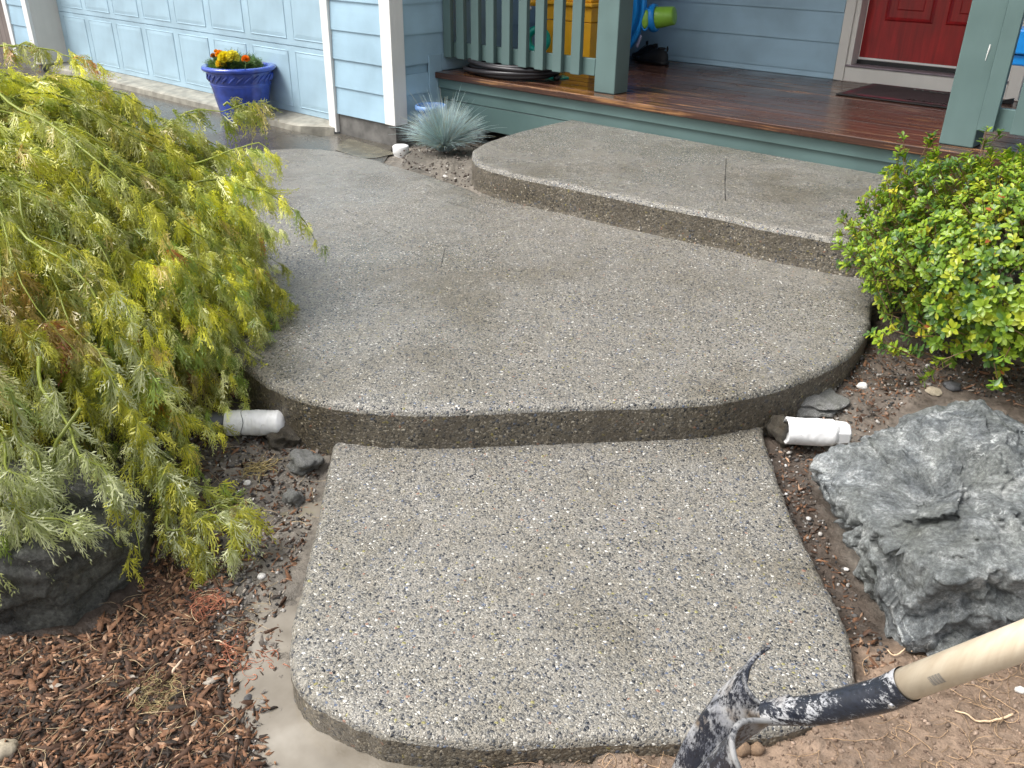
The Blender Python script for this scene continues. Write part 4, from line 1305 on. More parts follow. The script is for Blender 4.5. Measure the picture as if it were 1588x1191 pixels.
bloom(potpt(349, 91, -.04), .058, (0.80, 0.66, 0.03), 'full lemon yellow bloom'); bloom(potpt(361, 89, .0), .055, (0.82, 0.72, 0.12), 'pale yellow bloom'); bloom(potpt(343, 100, -.06), .044, (0.80, 0.55, 0.03), 'small golden bloom')
bloom(potpt(341, 85, 0), .038, (0.85, 0.34, 0.01), 'orange bloom'); bloom(potpt(331, 87, -.02), .024, (0.50, 0.17, 0.03), 'rust brown half opened bloom'); bloom(potpt(335, 80, 0), .018, (0.8, 0.36, 0.02), 'small orange bud')
bloom(potpt(381, 92, -.03), .032, (0.82, 0.23, 0.01), 'deep orange bloom on the right')

# small pale blue pot behind the grass clump
bp = empty('flower_pot', (0.955, 0.14, -0.03), 'small empty pale blue pot behind the blue grass clump', 'flower pot')
MB().lathe([(.001, 0), (.075, 0), (.098, .20), (.104, .225), (.116, .228), (.120, .245), (.119, .262), (.110, .268), (.098, .262), (.092, .23), (.075, .10), (.001, .10)], 40).build('body', MAT['glaze2'], bp, True)
MB().lathe([(.001, .11), (.08, .112)], 24).build('soil', MAT['potsoil'], bp, True)
# white cap of a buried pipe
m = NT('dirty_white_plastic')
m.set(color=m.mix(m.ramp(m.noise(55, 7, rough=.8), [(0.60, 0.0), (0.68, .85)]), (0.82, 0.82, 0.81), (0.20, 0.18, 0.15)), rough=.42); m.bump(m.noise(40, 3), .12, .003); MAT['pvc'] = m.m
wc = MB().lathe([(.001, .060), (.050, .060), (.056, .057), (.060, .050), (.060, .006), (.056, 0), (.052, -.03)], 36, c=(0, 0, 0))
o = wc.build('pipe_cap', MAT['pvc'], None, True, loc=tuple(onz(622, 238, -.072))); tag(o, 'round white plastic pipe cap on the cement beside the house corner', 'pipe cap')

# ------------------------------------------------------------------ things on the porch
# coil of black hose
P = []
for i in range(300):
    a = i * 2 * math.pi / 50; k = i / 50
    rx = .40 - .018 * math.sin(k * 2.1) - .01 * k; ry = .235 - .012 * math.cos(k * 1.7)
    P.append((rx * math.cos(a) + .02 * math.sin(k * 3), ry * math.sin(a) + .015 * math.cos(k * 2), .017 + .014 * k + .010 * math.sin(a * 1.0 + k)))
MAT['hose'] = simple('black_hose_rubber', (0.022, 0.02, 0.023), 0.33, 60, 0.2, 0.2)
hs = MB().tube(P, .0165, 10).build('coiled_hose', MAT['hose'], None, True, loc=(1.30, .655, Z_DECK))
tag(hs, 'black hose coiled flat on the deck under the railing', 'hose')

# doormat
mat_ = empty('doormat', (3.80, 1.885, Z_DECK + .002), 'dark rubber doormat with worn maroon border before the red door', 'doormat')
MAT['matc'] = None
m = NT('worn_mat_pile')
co = m.co()
sx = m.n('ShaderNodeSeparateXYZ'); m.l(co, sx.inputs[0])
ex = m.math('SUBTRACT', .39, m.math('ABSOLUTE', sx.outputs[0])); ey = m.math('SUBTRACT', .295, m.math('ABSOLUTE', sx.outputs[1]))
e = m.math('MINIMUM', ex, ey)
bd = m.ramp(m.math('ADD', e, m.math('MULTIPLY', m.noise(14, 4), .06)), [(0.03, 1.0), (0.115, 0.0)])
c = m.mix(bd, (0.035, 0.022, 0.024), m.mix(m.ramp(m.noise(9, 4), [(0.4, 0.0), (0.65, 1.0)]), (0.17, 0.018, 0.035), (0.05, 0.03, 0.03)))
m.set(color=c, rough=0.75); m.bump(m.noise(300, 3), 0.8, 0.004); MAT['matc'] = m.m
MB().box(-.40, .40, -.315, .315, 0, .008).build('rubber_base', MAT['black'], mat_, bevel=.003)
MB().box(-.372, .372, -.287, .287, .0085, .0125).build('pile', MAT['matc'], mat_, bevel=.002)
for txt, xx, yy, sz in (('Welcome', -.08, .16, .115), ('to our home', .04, -.245, .075)):
    cu = bpy.data.curves.new('lettering', 'FONT'); cu.body = txt; cu.size = sz; cu.extrude = .0012; cu.offset = .002; cu.align_x = 'LEFT'
    tmp = bpy.data.objects.new('tmp', cu); COL.objects.link(tmp); bpy.context.view_layer.update()
    me = bpy.data.meshes.new_from_object(tmp.evaluated_get(bpy.context.evaluated_depsgraph_get())); bpy.data.objects.remove(tmp)
    me.name = 'lettering'; me.materials.clear()
    link('lettering', me, MAT['black'], mat_, (xx, yy, .0142))

# black running shoe by the wall
MAT['shoe'] = simple('black_shoe_fabric', (0.013, 0.013, 0.015), 0.7, 220, 0.5, 0.3)
MAT['sole'] = simple('black_sole_rubber', (0.008, 0.008, 0.009), 0.45, 90, 0.3, 0.2)


def loft(secs, cap=True):
    V = []; F = []; n = len(secs[0])
    for s in secs: V += list(s)
    for i in range(len(secs) - 1):
        for k in range(n):
            j = (k + 1) % n; F.append((i * n + k, i * n + j, (i + 1) * n + j, (i + 1) * n + k))
    if cap: F += [tuple(range(n))[::-1], tuple(range((len(secs) - 1) * n, len(secs) * n))]
    return V, F


def shoe(name, loc, rz, label, group=None):
    s = empty(name, loc, label, 'shoe', group); s.rotation_euler = (0, 0, rz)
    xs = np.linspace(-.15, .15, 13)
    wid = [.030, .037, .040, .039, .036, .034, .036, .041, .047, .050, .048, .038, .016]
    top = [.095, .112, .118, .112, .118, .120, .108, .092, .078, .066, .056, .046, .034]
    secs = [[(x, w * math.cos(a) * (1.0 if math.sin(a) < .2 else .86), .028 + (h - .028) * max(0, math.sin(a)) ** .8 - .004 * (math.sin(a) < 0)) for a in np.linspace(0, 2 * math.pi, 16, endpoint=False)] for x, w, h in zip(xs, wid, top)]
    V, F = loft(secs); MB().add(V, F).build('upper', MAT['shoe'], s, True)
    secs = [[(x * 1.04, (w + .005) * math.cos(a), .015 + .016 * math.copysign(abs(math.sin(a)) ** .4, math.sin(a)) + .012 * max(0, x - .08) / .07) for a in np.linspace(0, 2 * math.pi, 16, endpoint=False)] for x, w in zip(xs, wid)]
    V, F = loft(secs); MB().add(V, F).build('sole', MAT['sole'], s, True)
    MB().lathe([(.028, 0), (.034, .008), (.028, .014)], 16, c=(-.095, 0, .115)).build('collar', MAT['shoe'], s, True)
    MB().tube([(-.15, 0, .10), (-.162, .0, .125), (-.156, 0, .142), (-.145, 0, .12)], .006, 6).build('heel_tab', MAT['shoe'], s, True)
    MB().tube([(-.02, 0, .12), (-.015, .0, .145), (-.03, 0, .15)], [.011, .012, .006], 8).build('tongue', MAT['shoe'], s, True)
    for k in range(4):
        x = .0 + .02 * k; h = .116 - .012 * k
        MB().tube([(x, -.026, h - .016), (x + .004, 0, h + .002), (x, .026, h - .016)], .0026, 5).build('lace', MAT['sole'], s, True)
    return s


s1 = shoe('running_shoe', (1.655, 1.975, Z_DECK), math.radians(190), 'black running shoe on the deck against the wall, nearer the deck front')
s1.rotation_euler = (0, 0, math.radians(172))
s2 = shoe('running_shoe', (1.50, 2.10, Z_DECK), math.radians(160), 'black running shoe half hidden behind the other one under the blue toy')

# toys
MAT['toyblue'] = simple('sky_blue_toy_plastic', (0.015, 0.28, 0.78), 0.28, None, 0, 0.06)
MAT['toygreen'] = simple('lime_green_toy_plastic', (0.27, 0.52, 0.06), 0.3, 90, 0.2, 0.15)
MAT['toyyellow'] = simple('golden_yellow_toy_plastic', (0.83, 0.43, 0.025), 0.35, None, 0, 0.06)
MAT['toyteal'] = simple('teal_toy_plastic', (0.0, 0.32, 0.25), 0.3, None, 0, 0.05)
MAT['clear'] = simple('lavender_clear_plastic', (0.36, 0.36, 0.50), 0.15, None, 0, 0.05)
tb = empty('water_toy', (1.44, 1.78, Z_DECK), 'round sky blue plastic toy with a lime green cup leaning by the wall', 'toy')
Mx = Matrix.Rotation(math.radians(8), 4, 'Y') @ Matrix.Rotation(math.radians(90), 4, 'X') @ Matrix.Rotation(math.radians(-10), 4, 'Y')
# a big shallow dish standing on its rim
cD = (-.12, .0, .43)
MB().lathe([(.001, -.05), (.26, -.05), (.31, -.04), (.37, .0), (.405, .03), (.425, .035), (.43, .02), (.415, -.02), (.37, -.06), (.30, -.10), (.001, -.105)], 56, c=cD, M=Mx).build('dish', MAT['toyblue'], tb, True)
MB().lathe([(.335, .045), (.355, .052), (.37, .045)], 56, c=cD, M=Mx).build('dish_ridge', MAT['toyblue'], tb, True)
cw = on(1014, 28, 'y', 1.80) - np.array([1.44, 1.78, Z_DECK])
ax = Matrix.Rotation(math.radians(62), 4, 'Y') @ Matrix.Rotation(math.radians(0), 4, 'X')
ax = Vector((1, .25, .16)).to_track_quat('Z', 'Y').to_matrix().to_4x4()
MB().lathe([(.088, -.03), (.100, -.022), (.106, 0), (.100, .022), (.088, .03), (.078, .02), (.078, -.02), (.088, -.03)], 40, c=cw, M=ax).build('cup_ring', MAT['toyblue'], tb, True)
cup = MB().lathe([(.001, .168), (.060, .168), (.066, .164), (.080, .03), (.084, -.03), (.076, -.03), (.058, .155), (.001, .155)], 36, c=cw, M=ax).build('cup', MAT['toygreen'], tb, True)
bt = Vector((.4, -1, .15)).to_track_quat('Z', 'Y').to_matrix().to_4x4() @ Matrix.Diagonal((.42, 1, 1, 1))
cb_ = on(1001, 30, 'y', 1.70) - np.array([1.44, 1.78, Z_DECK])
MB().lathe([(.001, .018), (.04, .016), (.062, .008), (.068, -.004), (.060, -.03)], 32, c=cb_, M=bt).build('button', MAT['toygreen'], tb, True)
MB().lathe([(.066, -.012), (.078, .0), (.086, -.012), (.08, -.04)], 32, c=cb_, M=bt).build('button_ring', MAT['toyblue'], tb, True)
cl_ = on(991, 64, 'y', 1.72) - np.array([1.44, 1.78, Z_DECK])
MB().box(-.012, .012, -.006, .006, -.05, .05).build('label_plate', MAT['clear'], tb, loc=tuple(cl_), bevel=.003).rotation_euler = (0, math.radians(28), math.radians(-20))

yt = empty('toy_bin', (1.39, 1.30, Z_DECK), 'golden yellow plastic toy bin standing behind the railing', 'toy')
for z0, z1 in ((0.0, .070), (.0745, .345), (.3495, .452)):
    MB().box(-.215, .215, -.11, .16, z0, z1).build('panel', MAT['toyyellow'], yt, bevel=.004, seg=2)
MB().box(-.232, .232, -.135, .185, .454, .485).build('rim', MAT['toyyellow'], yt, bevel=.012, seg=3)
MB().box(-.21, .21, -.11, .16, .486, .62).build('panel', MAT['toyyellow'], yt, bevel=.01, seg=2)
kq = on(826, 3, 'y', 1.15) - np.array([1.39, 1.30, Z_DECK])
MB().lathe([(.001, -.03), (.03, -.028), (.045, 0), (.03, .028), (.001, .03)], 20, c=kq).build('knob', MAT['toyyellow'], yt, True)
MB().lathe([(.001, -.014), (.012, -.008), (.014, 0), (.008, .014), (.001, .016)], 12, c=kq + np.array([.0, -.03, -.045])).build('clip', MAT['white'], yt, True)
tt_ = empty('teal_toy', (1.24, 0.86, Z_DECK), 'teal plastic ring toy on the deck left of the yellow bin', 'toy')
c0 = on(834, 62, 'y', 1.02) - np.array([1.24, 0.86, Z_DECK])
rq = Vector((.5, -1, .1)).to_track_quat('Z', 'Y').to_matrix().to_4x4()
MB().lathe([(.052, -.025), (.075, -.035), (.100, -.015), (.104, .01), (.085, .03), (.060, .022), (.05, 0), (.052, -.025)], 28, c=c0, M=rq).build('ring', MAT['toyteal'], tt_, True)
MB().box(-.02, .16, .10, .30, .0, .035).build('foot', MAT['toyteal'], tt_, bevel=.01, seg=2)
MB().tube([(.07, .18, .02), tuple(c0 * .5 + np.array([.05, .09, .0])), tuple(c0 + np.array([0, 0.02, -.08]))], .022, 10).build('stand', MAT['toyteal'], tt_, True)
MB().add([(-.0 + a, b, c) for a, b, c in [(.30, -.13, .001), (.44, -.16, .001), (.47, -.04, .001), (.36, -.02, .001), (.30, -.13, .007), (.44, -.16, .007), (.47, -.04, .012), (.36, -.02, .02)]], [(0, 3, 2, 1), (4, 5, 6, 7), (0, 1, 5, 4), (1, 2, 6, 5), (2, 3, 7, 6), (3, 0, 4, 7)]).build('tray', MAT['toyteal'], tt_, bevel=.002)
# play table at the right edge
pt_ = empty('play_table', (4.80, 1.35, Z_DECK), 'bright blue plastic play table behind the right hand post', 'toy table')
MB().box(-.325, .325, -.22, .22, .395, .52).build('table_top', MAT['toyblue'], pt_, bevel=.01, seg=2)
MB().box(-.30, .30, -.20, .20, .335, .391).build('apron', MAT['toyblue'], pt_, bevel=.01, seg=2)
for sx_ in (.05, .26):
    for sy_ in (-.15, .15):
        MB().tube([(sx_, sy_, 0), (sx_, sy_, .334)], .022, 12).build('leg', MAT['toyblue'], pt_, True)
wd = MB().add([(0, 0, 0), (.10, .02, 0), (.10, .06, 0), (0, .05, 0), (.0, .0, .006), (.10, .02, .035), (.10, .06, .035), (0, .05, .006)], [(0, 3, 2, 1), (4, 5, 6, 7), (0, 1, 5, 4), (1, 2, 6, 5), (2, 3, 7, 6), (3, 0, 4, 7)]).build('door_wedge', MAT['black'], None, bevel=.002, loc=(4.27, 2.03, Z_DECK + .0015))
tag(wd, 'small black wedge lying on the deck right of the door', 'door wedge')

# ------------------------------------------------------------------ drain pipes sticking out on both sides
MAT['greypipe'] = simple('dark_grey_pipe', (0.10, 0.105, 0.115), 0.35, 30, .1, .2)


def xpipe(name, A, B, r, label, ribs, endspec):
    A = np.array(A); B = np.array(B); L = np.linalg.norm(B - A); d = (B - A) / L
    M = Vector(d).to_track_quat('Z', 'Y').to_matrix().to_4x4()
    o = empty(name, tuple(A), label, 'pipe')
    n = 60; prof = []
    for i in range(n + 1):
        z = L * i / n; rr = r + (.0004 * math.sin(i * math.pi / 2 * 1.0) if ribs else 0)
        e = min(1, (n - i) / 7) if endspec == 'taper' else 1
        prof.append((rr * (.55 + .45 * math.sin(e * math.pi / 2)), z))
    MB().lathe([(r * .9, -.001)] + prof + [(r * .94, L + .004), (r * .80, L + .014), (r * .5, L + .022), (.001, L + .024)], 40, M=M).build('sleeve', MAT['pvc'], o, True)
    for v in o.children[0].data.vertices: v.co += noise.noise_vector(v.co * 28 + Vector((5 * ribs, 0, 3))) * .0028 + noise.noise_vector(v.co * 80) * .0012
    return o, M, d, L


PA, PB = onz(352, 656, -.032), onz(432, 655, -.032)
ol, M, d, L = xpipe('drain_pipe', PA, PB, .0415, 'white plastic drain pipe stub on the left, partly under the maple', True, 'open')
MB().lathe([(.034, 0), (.036, .0), (.036, .14), (.030, .14), (.030, 0)], 32, c=tuple(-d * .125), M=M).build('inner_pipe', MAT['greypipe'], ol, True)
for f in (.34,):
    Pt = [tuple(M @ Vector((.0425 * math.cos(a), .0425 * math.sin(a), L * f + .006 * math.sin(a * 3)))) for a in np.linspace(0, 2 * math.pi, 20)]
    MB().tube(Pt, .0009, 4).build('crack_line', MAT['black'], ol)
PA, PB = onz(1219, 668, -.018), onz(1290, 671, -.018)
orr, M, d, L = xpipe('drain_pipe', PA, PB, .044, 'clean white plastic drain pipe stub on the right above the big rock', False, 'open')
V = []
for z, r in ((L - .002, .040), (L + .03, .039), (L + .055, .033), (L + .06, .02)):
    pass
MB().lathe([(.0445, L - .004), (.0400, L + .004), (.0385, L + .028), (.036, L + .048), (.026, L + .055), (.001, L + .056)], 7, M=M).build('end_plug', MAT['pvc'], orr)

# ------------------------------------------------------------------ shovel
MAT['ash'] = simple('pale_ash_wood', (0.62, 0.50, 0.35), 0.45, None, .1, .06)
m = NT('pale_ash_wood_grain')
g = m.noise(1, 5, co=m.co(scale=(60, 60, 3)), rough=.55)
m.set(color=m.ramp(g, [(0.3, (0.60, 0.49, 0.35)), (0.6, (0.74, 0.64, 0.49)), (0.75, (0.66, 0.55, 0.40))]), rough=.42); m.bump(g, .15, .001); MAT['ash'] = m.m
def steel(name, lo, hi, cap, muds, sc=(150, 150, 60)):
    m = NT(name)
    n1 = m.noise(1, 8, co=m.co(scale=sc), rough=.8, dist=.3); n2 = m.noise(13, 5, rough=.65)
    mud = m.ramp(m.math('ADD', m.math('MULTIPLY', n1, .55), m.math('MULTIPLY', n2, .55)), [(lo, 0.0), (hi, cap)])
    c = m.mix(mud, m.ramp(n1, [(0.3, (0.008, 0.009, 0.012)), (0.6, (0.020, 0.025, 0.038))]), m.ramp(m.noise(17, 4), muds))
    m.set(color=c, rough=m.mix(mud, .2, .7), spec=.5); m.bump(m.math('ADD', mud, n1), .3, .002)
    return m.m


_g = [(0.35, (0.24, 0.25, 0.28)), (0.52, (0.42, 0.42, 0.42)), (0.66, (0.20, 0.15, 0.10))]
MAT['steel'] = steel('muddy_black_steel', .515, .60, .85, _g)
MAT['steel_dark'] = steel('scratched_black_steel', .565, .61, .9, [(0.3, (0.35, 0.36, 0.38)), (0.7, (0.55, 0.55, 0.55))], (90, 160, 160))
MAT['steel_pale'] = steel('pale_mud_rim', .47, .56, .9, [(0.3, (0.22, 0.22, 0.22)), (0.7, (0.46, 0.46, 0.45))])
KS = 1.28


def cam3(x, y, z): return cp(x * KS, y * KS, z * KS)


J = cam3(.329, .425, 1.125)
SK = cam3(.449, .347, 1.0)
hd = RIGHT * .057 - DOWN * .093 - FWD * .14; hd /= np.linalg.norm(hd)
sh = empty('shovel', tuple(J), 'round point shovel with mud caked black steel and pale wooden handle at the lower right', 'shovel')
JL = np.array(J)
Hm = MB()
HP = [SK - hd * .02 - JL, SK + hd * .3 - JL, SK + hd * 1.05 - JL]
MB().tube(HP, .0238, 24).build('handle', MAT['ash'], sh, True)
# socket: a bent tapering steel tube
dj = (SK - J); dj /= np.linalg.norm(dj)
sp = path([J - JL - dj * .0, J + dj * .10 + DOWN * .012 - JL, J + dj * .22 + DOWN * .008 - JL, SK - JL + hd * .0, SK + hd * .012 - JL], 24)
MB().tube(sp, np.concatenate([np.linspace(.0205, .0235, 8), np.linspace(.0237, .0262, 16)]), 24, cap=False).build('socket', MAT['steel_dark'], sh, True)
# folded seam along the top of the socket
up_n = -DOWN * .8 - FWD * .35; up_n /= np.linalg.norm(up_n)
seam = sp + up_n[None] * (np.linspace(.0215, .0262, 24)[:, None])
MB().tube(seam, np.linspace(.0048, .0028, 24), 6).build('socket_seam', MAT['steel_pale'], sh, True)
rv = sp[19] + (DOWN * .25 - FWD * .97) * .0262
MB().lathe([(.001, .004), (.0045, .0032), (.006, 0)], 14, c=tuple(rv), M=Vector(DOWN * .25 - FWD * .97).to_track_quat('Z', 'Y').to_matrix().to_4x4()).build('rivet', simple('bare_steel_rivet', (0.6, 0.6, 0.6), .3, metal=.9), sh, True)
# blade: two lobes either side of a hollow frog, their shoulder edges sweep back into the socket
A = RIGHT * -.46 + DOWN * .70 + FWD * .50; A /= np.linalg.norm(A)
S = RIGHT * -.30 + DOWN * .50 - FWD * .80; S -= A * (S @ A); S /= np.linalg.norm(S)
Nn = np.cross(A, S)
if Nn @ FWD > 0: Nn = -Nn            # back of the blade faces the camera


def dp(px, py, d): return cp((px - CX) / FPX * d, (py - CY) / FPX * d, d)


edge = [(-1, 1181, 1011, 1.50), (-.88, 1163, 1024, 1.485), (-.76, 1153, 1042, 1.465), (-.6, 1156, 1066, 1.45), (-.42, 1171, 1086, 1.442), (-.24, 1194, 1099, 1.44), (-.12, 1212, 1104, 1.442), (0, 1196, 1114, 1.462), (.12, 1205, 1119, 1.425),
        (.26, 1172, 1117, 1.395), (.40, 1150, 1119, 1.372), (.52, 1139, 1130, 1.358), (.66, 1134, 1150, 1.348), (.82, 1138, 1174, 1.342), (1, 1150, 1200, 1.35)]
ES = np.array([e[0] for e in edge]); EP = np.array([dp(*e[1:]) for e in edge])
ns_, nt_ = 61, 34
ss = np.linspace(-1, 1, ns_)
Ed = np.stack([np.interp(ss, ES, EP[:, k]) for k in range(3)], 1)
for _ in range(2): Ed[1:-1] = (Ed[:-2] + 2 * Ed[1:-1] + Ed[2:]) / 4
V = []
for i in range(nt_):
    t = i / (nt_ - 1)
    for j in range(ns_):
        q = ss[j]
        lobe = math.sin(min(1, abs(q) / .9) * math.pi) ** 1.0
        Ct = J + A * .13 + S * q * .118 + Nn * (.030 * lobe - .030 * q * q - .014 * math.exp(-(q / .16) ** 2)) - ((RIGHT * .050 + DOWN * .030) * float(sstep(0, .6, -q)) if q < 0 else RIGHT * .020 * lobe)
        Qt = J + A * (.36 - .05 * q * q) + S * q * .034 + Nn * (-.020)
        p = (1 - t) ** 2 * Ed[j] + 2 * t * (1 - t) * Ct + t * t * Qt
        V.append(p - JL)
F = [(i * ns_ + j, i * ns_ + j + 1, (i + 1) * ns_ + j + 1, (i + 1) * ns_ + j) for i in range(nt_ - 1) for j in range(ns_ - 1)]
o = MB().add(V, F).build('blade', MAT['steel'], sh, True)
sd = o.modifiers.new('thick', 'SOLIDIFY'); sd.thickness = .0026; sd.offset = 0
up_e = Ed[:27] - JL; lo_e = Ed[34:] - JL
MB().tube(up_e, np.concatenate([np.linspace(.0032, .0044, 9), np.linspace(.0044, .0030, 18)]), 8).build('foot_step', MAT['steel_pale'], sh, True)
MB().tube(lo_e, np.concatenate([np.linspace(.0040, .0054, 12), np.linspace(.0054, .0045, 15)]), 8).build('foot_step', MAT['steel_pale'], sh, True)
# rolled lip at the end of the upper shoulder
VV = []; m_ = 6
for j in range(0, 12):
    p0 = Ed[j] - JL; wv = .020 * (1 - j / 11) ** .6
    for q in range(m_):
        ang = q / (m_ - 1) * 1.7
        VV.append(p0 + RIGHT * wv * math.sin(ang) - DOWN * .35 * wv * math.sin(ang) + FWD * wv * (1 - math.cos(ang)))
FF = [(a * m_ + q, a * m_ + q + 1, (a + 1) * m_ + q + 1, (a + 1) * m_ + q) for a in range(11) for q in range(m_ - 1)]
o = MB().add(VV, FF).build('rolled_lip', MAT['steel'], sh, True)
sd = o.modifiers.new('thick', 'SOLIDIFY'); sd.thickness = .003
MB().tube([J - JL + dj * .05, J - JL + dj * .01, J - JL - dj * .03 + FWD * .012], [.0208, .0185, .006], 18).build('frog', MAT['steel'], sh, True)
# faint barcode sticker on the handle
bx = on(1432, 1030, 'z', 0) * 0
xd = hd; nd = -FWD - hd * (-(FWD @ hd)); nd /= np.linalg.norm(nd); wdv = np.cross(xd, nd)
ang0 = -.35
for q in range(13):
    al = .075 + q * .0019; w = .0005 + .0005 * ((q * 7) % 3) / 2
    P = [SK - JL + xd * (al) + (nd * math.cos(a) + wdv * math.sin(a)) * .0241 for a in np.linspace(-.75, -.15, 7)]
    P2 = [p + xd * w for p in P]
    MB().add(P + P2, [(i, i + 1, i + 8, i + 7) for i in range(6)]).build('barcode_bar', MAT['greypipe'], sh)

# ------------------------------------------------------------------ loose stuff on the ground
def poly_pts(P, n, zref):
    P = np.asarray(P); x0, y0 = P.min(0); x1, y1 = P.max(0); out = []
    while len(out) < n:
        a = rng.uniform(x0, x1, n * 3); b = rng.uniform(y0, y1, n * 3); ok = inside(P, a, b)
        out += list(zip(a[ok], b[ok]))
    q = np.array(out[:n])
    bad = inside(LOWR[::3], q[:, 0], q[:, 1]) | inside(MAINR[::5], q[:, 0], q[:, 1])
    q = q[~bad]
    return np.c_[q, ground_z(q[:, 0], q[:, 1])]


def chip_base(seed, flat_=.10):
    r = np.random.default_rng(seed); n = 6
    a = np.sort(r.uniform(0, 6.28, n) * .3 + np.linspace(0, 6.28, n, endpoint=False) * .95); rr = r.uniform(.35, .6, n)
    x = rr * np.cos(a) * r.uniform(.55, .9); y = rr * np.sin(a) * 1.25
    x = x * .66; y = y * 1.45
    V = np.concatenate([np.c_[x, y, -flat_ * .5 * np.ones(n)], np.c_[x * .8, y * .85, flat_ * .5 + r.uniform(-.08, .08, n)]])
    F = [[i, (i + 1) % n, n + (i + 1) % n, n + i] for i in range(n)] + [[n, n + 1, n + 2, n + 3], [n, n + 3, n + 4, n + 5]]
    return V, np.array(F)


CH = [chip_base(i) for i in range(8)]


def stone_base(seed):
    b = bmesh.new(); bmesh.ops.create_icosphere(b, subdivisions=1, radius=.5)
    r = np.random.default_rng(seed)
    V = np.array([v.co[:] for v in b.verts]); V *= r.uniform(.72, 1.15, (len(V), 1)); V[:, 2] *= .65; V[:, 0] *= r.uniform(.7, 1)
    F = np.array([[v.index for v in f.verts] for f in b.faces]); b.free(); return V, F


ST = [stone_base(i) for i in range(8)]


def scatter(name, bases, pts, size, cols, w, lift=.15, tilt=.5, mat=None, parent=None, jit=.25, powr=1.0):
    k = len(pts); S = size[0] + (size[1] - size[0]) * rng.random(k) ** powr; S = S * (1 + (rng.random(k) < .08) * .6)
    C = np.array(cols)[rng.choice(len(cols), k, p=np.array(w) / sum(w))] * rng.uniform(1 - jit, 1 + jit, (k, 1))
    Y = rng.normal(size=(k, 3)); Y[:, 2] *= tilt; N = np.array([0, 0, 1.]) + rng.normal(size=(k, 3)) * tilt
    Rr = basis(Y, N); T = pts + np.c_[np.zeros((k, 2)), S * lift]
    wh = rng.integers(0, len(bases), k)
    V, F, CC = merge([instances(bases[q], Rr[wh == q], T[wh == q], S[wh == q], C[wh == q]) for q in range(len(bases)) if (wh == q).any()])
    o = link(name, mesh_from(name, V, F, tint=CC), mat or MAT['bits'], parent)
    return tag(o, kind='stuff')


barkc = [(0.075, 0.038, 0.021), (0.14, 0.068, 0.034), (0.23, 0.118, 0.062), (0.026, 0.017, 0.011), (0.36, 0.225, 0.14), (0.32, 0.28, 0.23)]
MUL = [onz(px, py, -0.09)[:2] for px, py in [(-250, 990), (0, 990), (130, 985), (215, 925), (250, 860), (300, 900), (330, 960), (345, 1020), (380, 1090), (385, 1191), (390, 1330), (-300, 1350)]]
mp = poly_pts(MUL, 15000, -.09)
scatter('bark_mulch', CH, mp[:9000], (.006, .015), barkc, [.36, .2, .08, .3, .03, .02])
scatter('bark_mulch', CH, mp[9000:], (.012, .026), barkc, [.32, .27, .15, .18, .055, .02], tilt=.35)
MUL2 = [onz(px, py, -0.09)[:2] for px, py in [(215, 800), (330, 840), (372, 930), (410, 1010), (418, 1090), (430, 1191), (300, 1191), (240, 980)]]
MID = [onz(px, py, -0.09)[:2] for px, py in [(240, 700), (340, 640), (440, 660), (500, 700), (480, 800), (440, 900), (430, 1000), (400, 1100), (380, 1191), (330, 1100), (320, 960), (260, 860)]]
scatter('bark_mulch', CH, poly_pts(MUL2, 1500, -.09), (.008, .022), barkc, [.32, .27, .15, .18, .055, .02], tilt=.35)
scatter('wood_debris', CH, poly_pts(MID, 1500, -.09), (.007, .020), barkc + [(0.16, 0.14, 0.12)], [.25, .2, .1, .3, .03, .02, .25])
grey = [(0.20, 0.185, 0.165), (0.09, 0.085, 0.08), (0.36, 0.34, 0.31), (0.6, 0.58, 0.55), (0.2, 0.13, 0.09), (0.03, 0.03, 0.03)]
scatter('gravel', ST, poly_pts(MID, 1500, -.09), (.004, .014), grey, [.35, .2, .12, .05, .13, .15], mat=MAT['bits'])
RGT = [onz(px, py, -0.05)[:2] for px, py in [(1190, 690), (1290, 590), (1350, 545), (1420, 560), (1600, 590), (1800, 640), (1800, 760), (1560, 640), (1440, 620), (1300, 700), (1262, 740), (1340, 900), (1400, 1010), (1345, 1020), (1300, 920), (1230, 780)]]
scatter('gravel', ST, poly_pts(RGT, 1900, -.05), (.004, .014), grey, [.3, .25, .08, .03, .18, .2])
scatter('wood_debris', CH, poly_pts(RGT, 1700, -.05), (.006, .020), barkc, [.3, .25, .1, .3, .03, .02])
BRW = [onz(px, py, -0.08)[:2] for px, py in [(740, 1162), (1000, 1150), (1200, 1138), (1320, 1085), (1345, 1020), (1420, 1015), (1560, 1020), (1750, 1020), (1800, 1400), (700, 1400)]]
clod = [(0.225, 0.16, 0.115), (0.17, 0.115, 0.08), (0.27, 0.20, 0.15), (0.10, 0.065, 0.045), (0.33, 0.27, 0.22)]
scatter('soil_clods', ST, poly_pts(BRW, 15000, -.08), (.0012, .014), clod, [.55, .2, .2, .03, .02], mat=MAT['bits'], powr=7, lift=.05)
BDp = [onz(px, py, -0.03)[:2] for px, py in [(625, 258), (680, 277), (742, 296), (735, 240), (760, 205), (700, 190), (640, 200), (620, 236)]]
scatter('gravel', ST, poly_pts(BDp, 500, -.03), (.006, .022), [(0.06, 0.045, 0.035), (0.12, 0.10, 0.085), (0.3, 0.27, 0.24), (0.7, 0.68, 0.62)], [.45, .35, .15, .05])
# debris caught along the driveway edge under the maple
DRV = [onz(px, py, Z_DRIVE)[:2] for px, py in [(120, 120), (260, 150), (280, 165), (200, 175), (120, 150)]]


